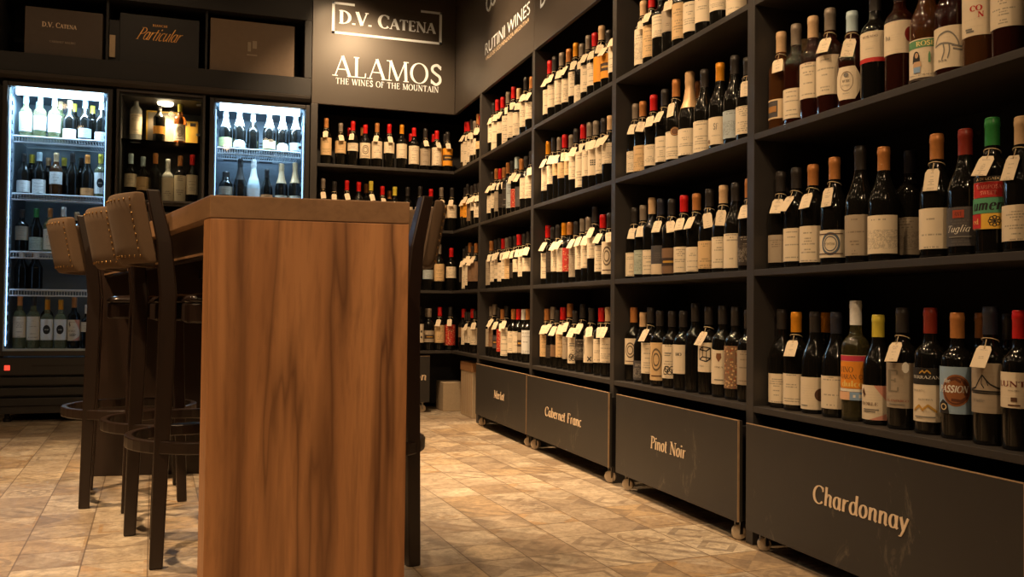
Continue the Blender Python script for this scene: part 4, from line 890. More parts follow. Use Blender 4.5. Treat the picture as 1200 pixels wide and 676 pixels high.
D2|1.627|4.826|0.8365|-135|0.295|b|d|D|0.054|0.14|K|p|1|0|dark-capped wine bottle, black label, seventh from left, second shelf above Merlot drawer
D2|1.622|4.751|0.8365|-135|0.298|b|d|R|0.085|0.156|C|t|1|0|red-capped wine bottle, cream label, eighth from left, second shelf above Merlot drawer
D2|1.628|4.676|0.8365|-135|0.297|b|d|D|0.056|0.176|C|t|1|0|dark-capped wine bottle, cream label, ninth from left, second shelf above Merlot drawer
D2|1.626|4.6|0.8365|-135|0.302|b|d|D|0.082|0.156|C|t|1|0|dark-capped wine bottle, cream label, tenth from left, second shelf above Merlot drawer
D1|1.622|5.203|0.421|-134|0.32|b|d|S|0.061|0.19|B|t|1|0|silver-capped wine bottle, brown label, second from left, bottom shelf above Merlot drawer
D1|1.707|5.279|0.421|-134|0.292|b|d|K|0.0|0.0||t|0|1|copper-capped bottle in the back row, first from left there, bottom shelf above Merlot drawer
D1|1.626|5.279|0.421|-134|0.307|b|d|S|0.058|0.167|G|t|1|0|silver-capped wine bottle, grey label, first from left, bottom shelf above Merlot drawer
D1|1.625|5.128|0.421|-134|0.299|b|d|D|0.054|0.133|N|band|1|0|dark-capped wine bottle, navy label, third from left, bottom shelf above Merlot drawer
D1|1.626|5.053|0.421|-134|0.29|b|d|K|0.037|0.171|X|floral|1|0|copper-capped wine bottle, red label, fourth from left, bottom shelf above Merlot drawer
D1|1.627|4.977|0.421|-134|0.31|b|d|D|0.017|0.182|C|t|1|0|dark-capped wine bottle, cream label, fifth from left, bottom shelf above Merlot drawer
D1|1.623|4.837|0.421|-134|0.292|b|d|K|0.041|0.164|C|t|0|0|copper-capped wine bottle, cream label, sixth from left, bottom shelf above Merlot drawer
D1|1.622|4.746|0.421|-135|0.292|b|d|R|0.046|0.166|C|t|0|0|red-capped wine bottle, cream label, seventh from left, bottom shelf above Merlot drawer
D1|1.627|4.67|0.421|-135|0.291|b|d|W|0.05|0.162|G|band|0|0|white-capped wine bottle, grey label, eighth from left, bottom shelf above Merlot drawer
D1|1.622|4.585|0.421|-135|0.293|b|d|K|0.048|0.176|W|t|0|0|copper-capped wine bottle, white label, ninth from left, bottom shelf above Merlot drawer
K4|1.627|5.93|1.6688|-132|0.341|b|d|R|0.057|0.188|C|t|1|0|red-capped wine bottle, cream label, first from left, fourth shelf in the far corner
K4|1.622|5.855|1.6688|-132|0.327|b|d|R|0.02|0.186|C|t|1|0|red-capped wine bottle, cream label, second from left, fourth shelf in the far corner
K4|1.627|5.78|1.6688|-133|0.327|b|d|D|0.032|0.18|C|t|1|0|dark-capped wine bottle, cream label, third from left, fourth shelf in the far corner
K4|1.626|5.704|1.6688|-133|0.302|b|d|S|0.067|0.181|C|t|1|0|silver-capped wine bottle, cream label, fourth from left, fourth shelf in the far corner
K4|1.627|5.629|1.6688|-133|0.332|b|d|K|0.059|0.165|C|t|1|0|copper-capped wine bottle, cream label, fifth from left, fourth shelf in the far corner
K4|1.625|5.553|1.6688|-133|0.307|b|d|R|0.084|0.134|T|t|1|0|red-capped wine bottle, tan label, sixth from left, fourth shelf in the far corner
K3|1.627|5.93|1.2531|-132|0.298|b|d|D|0.096|0.179|O|t|1|0|dark-capped wine bottle, amber label, first from left, third shelf in the far corner
K3|1.623|5.845|1.2531|-132|0.312|b|d|D|0.08|0.186|O|t|1|0|dark-capped wine bottle, amber label, second from left, third shelf in the far corner
K3|1.626|5.756|1.2531|-133|0.288|b|d|D|0.048|0.173|B|t|1|0|dark-capped wine bottle, brown label, third from left, third shelf in the far corner
K3|1.624|5.662|1.2531|-133|0.29|b|d|D|0.109|0.174|C|t|1|0|dark-capped wine bottle, cream label, fourth from left, third shelf in the far corner
K3|1.627|5.586|1.2531|-133|0.283|b|d|D|0.056|0.15|C|t|1|0|dark-capped wine bottle, cream label, fifth from left, third shelf in the far corner
K2|1.626|5.93|0.8365|-132|0.29|b|d|D|0.06|0.174|K|p|1|0|dark-capped wine bottle, black label, first from left, second shelf in the far corner
K2|1.625|5.855|0.8365|-132|0.306|b|d|D|0.013|0.184|C|t|1|0|dark-capped wine bottle, cream label, second from left, second shelf in the far corner
K2|1.625|5.78|0.8365|-133|0.322|b|d|K|0.033|0.18|C|t|1|0|copper-capped wine bottle, cream label, third from left, second shelf in the far corner
K2|1.622|5.704|0.8365|-133|0.292|b|d|D|0.058|0.175|B|t|1|0|dark-capped wine bottle, brown label, fourth from left, second shelf in the far corner
K2|1.622|5.622|0.8365|-133|0.308|b|d|K|0.056|0.185|B|t|1|0|copper-capped wine bottle, brown label, fifth from left, second shelf in the far corner
K1|1.625|5.855|0.421|-132|0.27|b|d|D|0.047|0.162|C|t|0|0|dark-capped wine bottle, cream label, second from left, bottom shelf in the far corner
K1|1.625|5.93|0.421|-132|0.29|b|d|R|0.094|0.164|B|t|0|0|red-capped wine bottle, brown label, first from left, bottom shelf in the far corner
K1|1.627|5.78|0.421|-133|0.27|b|d|D|0.063|0.162|C|t|1|0|dark-capped wine bottle, cream label, third from left, bottom shelf in the far corner
K1|1.625|5.704|0.421|-133|0.291|b|d|R|0.064|0.171|C|t|0|0|red-capped wine bottle, cream label, fourth from left, bottom shelf in the far corner
K1|1.623|5.629|0.421|-133|0.283|b|d|D|0.056|0.166|C|t|1|0|dark-capped wine bottle, cream label, fifth from left, bottom shelf in the far corner
Q4|0.682|6.051|1.6688|-94|0.316|b|d|K|0.064|0.182|T|t|1|0|copper-capped wine bottle, tan label, first from left, top shelf on the back wall
Q4|0.779|6.054|1.6688|-94|0.291|b|d|S|0.083|0.166|T|t|1|0|silver-capped wine bottle, tan label, second from left, top shelf on the back wall
Q4|0.861|6.052|1.6688|-94|0.309|b|d|R|0.104|0.158|C|t|1|0|red-capped wine bottle, cream label, third from left, top shelf on the back wall
Q4|0.85|6.133|1.6688|-94|0.279|b|d|R|0.0|0.0||t|0|1|red-capped bottle in the back row, first from left there, top shelf on the back wall
Q4|0.946|6.054|1.6688|-95|0.292|b|d|R|0.06|0.164|C|emb|0|0|red-capped wine bottle, cream label, fourth from left, top shelf on the back wall
Q4|0.94|6.138|1.6688|-95|0.291|b|d|K|0.0|0.0||t|0|1|copper-capped bottle in the back row, second from left there, top shelf on the back wall
Q4|1.026|6.05|1.6688|-95|0.309|b|d|K|0.063|0.181|C|t|1|0|copper-capped wine bottle, cream label, fifth from left, top shelf on the back wall
Q4|1.11|6.052|1.6688|-96|0.309|b|d|R|0.105|0.181|C|t|1|0|red-capped wine bottle, cream label, sixth from left, top shelf on the back wall
Q4|1.198|6.052|1.6688|-96|0.311|b|d|G|0.076|0.175|C|t|0|0|gold-capped wine bottle, cream label, seventh from left, top shelf on the back wall
Q4|1.285|6.054|1.6688|-97|0.297|b|d|R|0.041|0.167|C|t|0|0|red-capped wine bottle, cream label, eighth from left, top shelf on the back wall
Q4|1.28|6.135|1.6688|-96|0.27|b|d|R|0.0|0.0||t|0|1|red-capped bottle in the back row, third from left there, top shelf on the back wall
Q4|1.364|6.051|1.6688|-97|0.296|b|d|D|0.036|0.154|G|t|1|0|dark-capped wine bottle, grey label, ninth from left, top shelf on the back wall
Q4|1.447|6.052|1.6688|-97|0.288|b|d|R|0.04|0.166|C|t|1|0|red-capped wine bottle, cream label, tenth from left, top shelf on the back wall
Q4|1.444|6.139|1.6688|-97|0.283|b|d|R|0.0|0.0||t|0|1|red-capped bottle in the back row, fourth from left there, top shelf on the back wall
Q4|1.524|6.05|1.6688|-98|0.285|b|d|D|0.043|0.165|O|band|1|0|dark-capped wine bottle, amber label, eleventh from left, top shelf on the back wall
Q4|1.526|6.134|1.6688|-98|0.288|b|d|D|0.0|0.0||t|0|1|dark-capped bottle in the back row, fifth from left there, top shelf on the back wall
Q3|0.667|6.053|1.2531|-93|0.323|b|d|S|0.028|0.13|C|t|1|0|silver-capped wine bottle, cream label, first from left, second shelf on back wall
Q3|0.743|6.055|1.2531|-94|0.309|b|d|D|0.031|0.124|C|t|1|0|dark-capped wine bottle, cream label, second from left, second shelf on back wall
Q3|0.826|6.052|1.2531|-94|0.32|b|d|R|0.034|0.137|C|t|1|0|red-capped wine bottle, cream label, third from left, second shelf on back wall
Q3|0.906|6.052|1.2531|-95|0.313|b|d|R|0.037|0.141|C|t|0|0|red-capped wine bottle, cream label, fourth from left, second shelf on back wall
Q3|0.99|6.054|1.2531|-95|0.325|b|d|Y|0.041|0.145|C|t|1|0|yellow-capped wine bottle, cream label, fifth from left, second shelf on back wall
Q3|1.069|6.054|1.2531|-96|0.294|b|d|R|0.044|0.149|C|t|1|0|red-capped wine bottle, cream label, sixth from left, second shelf on back wall
Q3|0.971|6.134|1.2531|-95|0.315|b|d|K|0.0|0.0||t|0|1|copper-capped bottle in the back row, first from left there, second shelf on back wall
Q3|1.155|6.055|1.2531|-96|0.294|b|d|Y|0.048|0.153|C|t|0|0|yellow-capped wine bottle, cream label, seventh from left, second shelf on back wall
Q3|1.133|6.134|1.2531|-96|0.276|b|d|K|0.0|0.0||t|0|1|copper-capped bottle in the back row, second from left there, second shelf on back wall
Q3|1.244|6.051|1.2531|-96|0.296|b|d|D|0.051|0.157|C|t|0|0|dark-capped wine bottle, cream label, eighth from left, second shelf on back wall
Q3|1.333|6.054|1.2531|-97|0.306|b|d|D|0.055|0.161|C|t|1|0|dark-capped wine bottle, cream label, ninth from left, second shelf on back wall
Q3|1.41|6.052|1.2531|-97|0.293|b|d|R|0.058|0.165|C|t|0|0|red-capped wine bottle, cream label, tenth from left, second shelf on back wall
Q3|1.485|6.054|1.2531|-98|0.307|b|d|S|0.091|0.184|C|t|1|0|silver-capped wine bottle, cream label, eleventh from left, second shelf on back wall
Q3|1.561|6.05|1.2531|-98|0.31|b|d|D|0.095|0.186|C|t|1|0|dark-capped wine bottle, cream label, twelfth from left, second shelf on back wall
Q2|1.396|6.054|0.8365|-97|0.32|b|d|P|0.079|0.143|P|t|0|0|pale-capped wine bottle, pale-blue label, first from left, third back-wall shelf past the table
Q2|1.475|6.05|0.8365|-98|0.323|b|d|S|0.066|0.186|T|t|0|0|silver-capped wine bottle, tan label, second from left, third back-wall shelf past the table
Q2|1.561|6.05|0.8365|-98|0.3|b|d|R|0.09|0.169|C|land|0|0|red-capped wine bottle, cream label, third from left, third back-wall shelf past the table
Q1|1.334|6.052|0.421|-97|0.305|b|d|D|0.054|0.183|C|cross|0|0|dark-capped wine bottle, cream label, first from left, lowest back-wall shelf past the table
Q1|1.413|6.135|0.421|-97|0.291|b|d|S|0.0|0.0||t|0|1|silver-capped bottle in the back row, first from left there, lowest back-wall shelf past the table
Q1|1.41|6.052|0.421|-97|0.291|b|d|S|0.057|0.138|G|band|0|0|silver-capped wine bottle, grey label, second from left, lowest back-wall shelf past the table
Q1|1.485|6.055|0.421|-98|0.301|b|d|R|0.053|0.176|T|t|1|0|red-capped wine bottle, tan label, third from left, lowest back-wall shelf past the table
Q1|1.561|6.053|0.421|-98|0.304|b|d|D|0.036|0.18|X|floral|1|0|dark-capped wine bottle, red label, fourth from left, lowest back-wall shelf past the table
F11|-1.139|6.139|1.7362|-83|0.267|b|y|P|0.039|0.158|W|t|0|0|pale-capped wine bottle, white label, first from left, top shelf of left glass-door fridge
F11|-1.06|6.141|1.7362|-84|0.271|b|y|P|0.052|0.14|W|t|0|0|pale-capped wine bottle, white label, second from left, top shelf of left glass-door fridge
F11|-0.98|6.142|1.7362|-84|0.267|b|y|W|0.044|0.151|W|t|0|0|white-capped wine bottle, white label, third from left, top shelf of left glass-door fridge
F11|-0.894|6.144|1.7362|-85|0.257|u|d|T|0.012|0.072|W|t|0|0|tan-capped wine bottle, white label, fourth from left, top shelf of left glass-door fridge
F11|-0.807|6.146|1.7362|-85|0.268|u|d|P|0.022|0.082|P|t|0|0|pale-capped wine bottle, pale-blue label, fifth from left, top shelf of left glass-door fridge
F11|-0.712|6.144|1.7362|-86|0.266|u|d|W|0.014|0.065|W|t|0|0|white-capped wine bottle, white label, sixth from left, top shelf of left glass-door fridge
F11|-1.085|6.224|1.7362|-84|0.25|b|y|P|0.0|0.0||t|0|1|pale-capped bottle in the back row, first from left there, top shelf of left glass-door fridge
F11|-0.961|6.225|1.7362|-85|0.262|b|y|T|0.0|0.0||t|0|1|tan-capped bottle in the back row, second from left there, top shelf of left glass-door fridge
F11|-0.881|6.228|1.7362|-85|0.255|b|d|Y|0.0|0.0||t|0|1|yellow-capped bottle in the back row, third from left there, top shelf of left glass-door fridge
F11|-0.774|6.225|1.7362|-86|0.25|b|d|Y|0.0|0.0||t|0|1|yellow-capped bottle in the back row, fourth from left there, top shelf of left glass-door fridge
F12|-1.144|6.146|1.3852|-83|0.257|u|d|D|0.014|0.087|W|t|0|0|dark-capped wine bottle, white label, first from left, second shelf of left glass-door fridge
F12|-1.059|6.147|1.3852|-84|0.27|u|d|P|0.012|0.097|W|t|0|0|pale-capped wine bottle, white label, second from left, second shelf of left glass-door fridge
F12|-0.964|6.143|1.3852|-84|0.272|b|o|T|0.073|0.15|W|t|0|0|tan-capped wine bottle, white label, third from left, second shelf of left glass-door fridge
F12|-0.872|6.145|1.3852|-85|0.275|u|d|D|0.0|0.0||t|0|0|dark-capped wine bottle without visible label, fourth from left, second shelf of left glass-door fridge
F12|-0.787|6.145|1.3852|-85|0.271|u|d|O|0.012|0.058|A|t|0|0|orange-capped wine bottle, orange label, fifth from left, second shelf of left glass-door fridge
F12|-0.71|6.141|1.3852|-86|0.279|b|y|Y|0.026|0.159|W|blackdot|0|0|yellow-capped wine bottle, white label, sixth from left, second shelf of left glass-door fridge
F12|-1.114|6.229|1.3852|-84|0.265|b|d|Y|0.0|0.0||t|0|1|yellow-capped bottle in the back row, first from left there, second shelf of left glass-door fridge
F12|-1.022|6.226|1.3852|-84|0.25|b|d|T|0.0|0.0||t|0|1|tan-capped bottle in the back row, second from left there, second shelf of left glass-door fridge
F12|-0.932|6.229|1.3852|-85|0.256|b|d|Y|0.0|0.0||t|0|1|yellow-capped bottle in the back row, third from left there, second shelf of left glass-door fridge
F12|-0.834|6.225|1.3852|-85|0.262|b|d|D|0.0|0.0||t|0|1|dark-capped bottle in the back row, fourth from left there, second shelf of left glass-door fridge
F13|-1.146|6.144|1.0324|-83|0.262|b|d|D|0.072|0.157|G|t|0|0|dark-capped wine bottle, grey label, first from left, third shelf of left glass-door fridge
F13|-1.068|6.146|1.0324|-84|0.272|u|d|N|0.012|0.092|E|art|0|0|green-capped wine bottle, pale-green label, second from left, third shelf of left glass-door fridge
F13|-0.991|6.143|1.0324|-84|0.276|b|y|K|0.017|0.145|C|t|0|0|copper-capped wine bottle, cream label, third from left, third shelf of left glass-door fridge
F13|-0.915|6.142|1.0324|-85|0.287|b|d|W|0.013|0.107|W|t|0|0|white-capped wine bottle, white label, fourth from left, third shelf of left glass-door fridge
F13|-0.84|6.14|1.0324|-85|0.259|b|d|T|0.016|0.11|C|t|0|0|tan-capped wine bottle, cream label, fifth from left, third shelf of left glass-door fridge
F13|-0.764|6.144|1.0324|-86|0.279|b|d|W|0.018|0.113|C|t|0|0|white-capped wine bottle, cream label, sixth from left, third shelf of left glass-door fridge
F14|-1.144|6.143|0.8029|-83|0.25|u|d|W|0.0|0.0||t|0|0|white-capped wine bottle without visible label, first from left, fourth shelf of left glass-door fridge
F14|-1.064|6.145|0.8029|-84|0.25|u|d|W|0.0|0.0||t|0|0|white-capped wine bottle without visible label, second from left, fourth shelf of left glass-door fridge
F14|-1.086|6.226|0.8029|-84|0.25|u|d|T|0.0|0.0||t|0|1|tan-capped bottle in the back row, first from left there, fourth shelf of left glass-door fridge
F15|-1.146|6.14|0.4385|-83|0.33|b|y|O|0.068|0.196|C|t|0|0|orange-capped wine bottle, cream label, first from left, lowest shelf of left glass-door fridge
F15|-1.07|6.14|0.4385|-84|0.328|b|y|D|0.052|0.197|C|t|0|0|dark-capped wine bottle, cream label, second from left, lowest shelf of left glass-door fridge
F15|-0.995|6.144|0.4385|-84|0.301|b|y|G|0.052|0.181|W|blackdot|0|0|gold-capped wine bottle, white label, third from left, lowest shelf of left glass-door fridge
F15|-0.919|6.14|0.4385|-85|0.302|b|y|G|0.052|0.181|W|blackdot|0|0|gold-capped wine bottle, white label, fourth from left, lowest shelf of left glass-door fridge
F15|-0.844|6.145|0.4385|-85|0.319|b|d|K|0.048|0.178|C|diag|0|0|copper-capped wine bottle, cream label, fifth from left, lowest shelf of left glass-door fridge
F15|-0.768|6.141|0.4385|-86|0.273|b|d|W|0.103|0.164|C|t|0|0|white-capped wine bottle, cream label, sixth from left, lowest shelf of left glass-door fridge
F15|-1.009|6.227|0.4385|-84|0.33|b|d|S|0.0|0.0||t|0|1|silver-capped bottle in the back row, first from left there, lowest shelf of left glass-door fridge
M1|-0.51|6.141|1.7546|-87|0.326|b|w|S|0.049|0.18|C|t|0|0|silver-capped wine bottle, cream label, first from left, upper shelf of middle display cabinet
M1|-0.371|6.143|1.7546|-88|0.27|b|d|D|0.061|0.111|O|floral|0|0|dark-capped wine bottle, amber label, second from left, upper shelf of middle display cabinet
M1|-0.246|6.14|1.7546|-89|0.27|b|o|Y|0.024|0.131|C|emb|0|0|yellow-capped wine bottle, cream label, third from left, upper shelf of middle display cabinet
M2|-0.535|6.142|1.3608|-87|0.32|b|d|P|0.104|0.188|C|t|0|0|pale-capped wine bottle, cream label, first from left, lower shelf of middle display cabinet
M2|-0.462|6.145|1.3608|-87|0.306|b|d|P|0.086|0.172|T|t|0|0|pale-capped wine bottle, tan label, second from left, lower shelf of middle display cabinet
M2|-0.388|6.14|1.3608|-88|0.331|b|d|K|0.0|0.0||t|0|0|copper-capped wine bottle without visible label, third from left, lower shelf of middle display cabinet
M2|-0.313|6.143|1.3608|-88|0.298|b|w|W|0.018|0.176|C|t|0|0|white-capped wine bottle, cream label, fourth from left, lower shelf of middle display cabinet
M2|-0.239|6.141|1.3608|-89|0.324|b|d|K|0.024|0.194|C|t|0|0|copper-capped wine bottle, cream label, fifth from left, lower shelf of middle display cabinet
M2|-0.165|6.141|1.3608|-89|0.336|b|d|R|0.073|0.201|C|t|0|0|red-capped wine bottle, cream label, sixth from left, lower shelf of middle display cabinet
F21|0.038|6.145|1.7445|-90|0.256|c|d|W|0.018|0.078|L|t|0|0|white-capped wine bottle, lime label, first from left, top shelf of right glass-door fridge
F21|0.125|6.145|1.7445|-91|0.283|c|d|W|0.017|0.067|W|shield2|0|0|white-capped wine bottle, white label, second from left, top shelf of right glass-door fridge
F21|0.212|6.147|1.7445|-91|0.25|u|d|W|0.0|0.0||t|0|0|white-capped wine bottle without visible label, third from left, top shelf of right glass-door fridge
F21|0.317|6.15|1.7445|-92|0.285|c|d|W|0.02|0.077|L|seal|0|0|white-capped wine bottle, lime label, fourth from left, top shelf of right glass-door fridge
F21|0.404|6.15|1.7445|-92|0.281|c|d|W|0.015|0.065|W|shield2|0|0|white-capped wine bottle, white label, fifth from left, top shelf of right glass-door fridge
F21|0.49|6.15|1.7445|-93|0.286|c|d|W|0.018|0.072|W|dot|0|0|white-capped wine bottle, white label, sixth from left, top shelf of right glass-door fridge
F22|0.046|6.152|1.3494|-90|0.25|j|d|D|0.094|0.15|G|t|0|0|dark-capped wine bottle, grey label, first from left, second shelf of right glass-door fridge
F22|0.135|6.146|1.3494|-91|0.341|c|d|D|0.0|0.0||t|0|0|dark-capped wine bottle without visible label, second from left, second shelf of right glass-door fridge
F22|0.221|6.148|1.3494|-91|0.344|c|W|W|0.083|0.146|W|p|0|0|white-capped wine bottle, white label, third from left, second shelf of right glass-door fridge
F22|0.306|6.144|1.3494|-92|0.282|u|d|D|0.059|0.109|A|t|0|0|dark-capped wine bottle, orange label, fourth from left, second shelf of right glass-door fridge
F22|0.401|6.148|1.3494|-92|0.327|c|d|T|0.058|0.108|C|t|0|0|tan-capped wine bottle, cream label, fifth from left, second shelf of right glass-door fridge
F22|0.49|6.15|1.3494|-93|0.339|c|d|F|0.06|0.11|C|t|0|0|foil-capped wine bottle, cream label, sixth from left, second shelf of right glass-door fridge
"""
# ------------------------------------------------------------------ bottles
RAD = {'b': .0365, 'u': .0385, 'c': .0420, 's': .036, 'j': .044}
def profile(sh, r, h):
    n = .0142
    if sh == 'b':
        return [(r*.90, .0), (r*.985, .004), (r, .010), (r, .60*h), (r*.985, .625*h), (r*.90, .655*h), (r*.72, .685*h), (r*.52, .708*h), (n*1.14, .735*h), (n*1.03, .78*h), (n, .955*h)]
    if sh == 'u':
        return [(r*.90, .0), (r*.985, .004), (r, .010), (r, .50*h), (r*.97, .54*h), (r*.86, .59*h), (r*.70, .64*h), (r*.55, .69*h), (n*1.25, .735*h), (n*1.06, .79*h), (n, .955*h)]
    if sh == 'c':
        return [(r*.90, .0), (r*.985, .005), (r, .012), (r, .46*h), (r*.97, .50*h), (r*.88, .555*h), (r*.73, .61*h), (r*.57, .67*h), (n*1.4, .74*h), (n*1.1, .82*h), (n, .955*h)]
    return [(r*.94, .0), (r, .006), (r, .62*h), (r*.95, .68*h), (r*.75, .74*h), (r*.55, .78*h), (r*.5, .95*h)]
def rad_at(prof, z):
    for (a, b), (c, d) in zip(prof, prof[1:]):
        if b <= z <= d: return a+(c-a)*(z-b)/max(d-b, 1e-6)
    return prof[-1][0]
CACHE = {}
def body_mesh(sh, h, gl, n):
    k = ('b', sh, round(h, 3), gl, n)
    if k not in CACHE:
        bm = NB(); P = profile(sh, RAD[sh], h); lathe(bm, P, n)
        me = bpy.data.meshes.new('wine_bottle'); bmesh.ops.recalc_face_normals(bm, faces=bm.faces); bm.to_mesh(me); bm.free()
        for p in me.polygons: p.use_smooth = len(p.vertices) == 4
        me.materials.append(MAT['g_'+gl]); CACHE[k] = me
    return CACHE[k]
def cap_mesh(sh, h, cap, n):
    k = ('c', sh, round(h, 3), cap, n)
    if k not in CACHE:
        bm = NB(); c = .0150
        if sh == 'c': pr = [(rad_at(profile('c', RAD['c'], h), k*h)+.0007, k*h) for k in (.585, .61, .64, .67, .71, .74, .78, .82)]+[(.0168, .85*h), (.0182, .875*h), (.0186, .89*h), (.0172, .93*h), (.0184, .955*h), (.0176, .985*h), (.012, h)]
        elif sh == 'j': pr = [(.0235, .85*h), (.0235, .985*h), (.021, h)]
        else: pr = [(.0153, .795*h), (.0152, .93*h), (.0160, .936*h), (.0160, .968*h), (.0153, .974*h), (.0153, .993*h), (.0138, h)]
        lathe(bm, pr, n)
        me = bpy.data.meshes.new('capsule'); bmesh.ops.recalc_face_normals(bm, faces=bm.faces); bm.to_mesh(me); bm.free()
        for p in me.polygons: p.use_smooth = len(p.vertices) == 4
        me.set_sharp_from_angle(angle=radians(32))
        me.materials.append(MAT['cap_'+cap]); CACHE[k] = me
    return CACHE[k]
def wrapped(pol, r, ang, hs, z0, z1, off):
    """polygons in label space (s -1..1 across, t 0..1 up) laid on the bottle's cylinder"""
    bm = NB(); n = 0
    def clip(P, c, keep):
        o = []
        for i in range(len(P)):
            A_, B_ = P[i-1], P[i]; ia, ib = (A_[0]-c)*keep >= 0, (B_[0]-c)*keep >= 0
            if ia != ib:
                t = (c-A_[0])/(B_[0]-A_[0]); o.append((c, A_[1]+t*(B_[1]-A_[1])))
            if ib: o.append(B_)
        return o
    for p in pol:
        n += 1; lo, hi = min(s for s, t in p), max(s for s, t in p)
        k0, k1 = math.floor(lo/.14), math.ceil(hi/.14)
        for k in range(k0, max(k1, k0+1)):
            c = p
            if lo < k*.14: c = clip(c, k*.14, 1)
            if c and hi > (k+1)*.14: c = clip(c, (k+1)*.14, -1)
            if len(c) < 3: continue
            rr = r+off+(n % 13)*.00002
            try: bm.faces.new([bm.verts.new((rr*cos(ang+s*hs), rr*sin(ang+s*hs), z0+t*(z1-z0))) for s, t in c])
            except ValueError: pass
    return bm
def rect(s0, s1, t0, t1, n=8):
    return [[(s0+(s1-s0)*i/n, t0), (s0+(s1-s0)*(i+1)/n, t0), (s0+(s1-s0)*(i+1)/n, t1), (s0+(s1-s0)*i/n, t1)] for i in range(n)]
def ring_p(cs, ct, rs, rt, k=.8, n=24, a0=0, a1=360):
    o = []
    for i in range(n):
        a, b = radians(a0+(a1-a0)*i/n), radians(a0+(a1-a0)*(i+1)/n)
        o.append([(cs+rs*cos(a), ct+rt*sin(a)), (cs+rs*cos(b), ct+rt*sin(b)), (cs+k*rs*cos(b), ct+k*rt*sin(b)), (cs+k*rs*cos(a), ct+k*rt*sin(a))])
    return o
def disc_p(cs, ct, rs, rt, n=24): return [[(cs, ct), (cs+rs*cos(2*pi*i/n), ct+rt*sin(2*pi*i/n)), (cs+rs*cos(2*pi*(i+1)/n), ct+rt*sin(2*pi*(i+1)/n))] for i in range(n)]
def line_p(pts, w, asp=1.0):
    o = []
    for (a, b), (c, d) in zip(pts, pts[1:]):
        L = math.hypot(c-a, d-b) or 1; nx, ny = -(d-b)/L*w, (c-a)/L*w*asp
        o.append([(a+nx, b+ny), (a-nx, b-ny), (c-nx, d-ny), (c+nx, d+ny)])
    return o
def word_p(text, cs, t, wd, ht, **kw):
    q, W = glyphs(text, **kw); k = wd/W
    return [[(cs-wd/2+x*k, t+y*ht) for x, y in p] for p in q]
BR, DKB, GD, RD, GRN, WH, BLU, GRY, BK = (92, 60, 40), (60, 44, 34), (196, 150, 60), (196, 40, 34), (96, 150, 104), (238, 234, 222), (140, 172, 208), (128, 124, 116), (30, 27, 25)
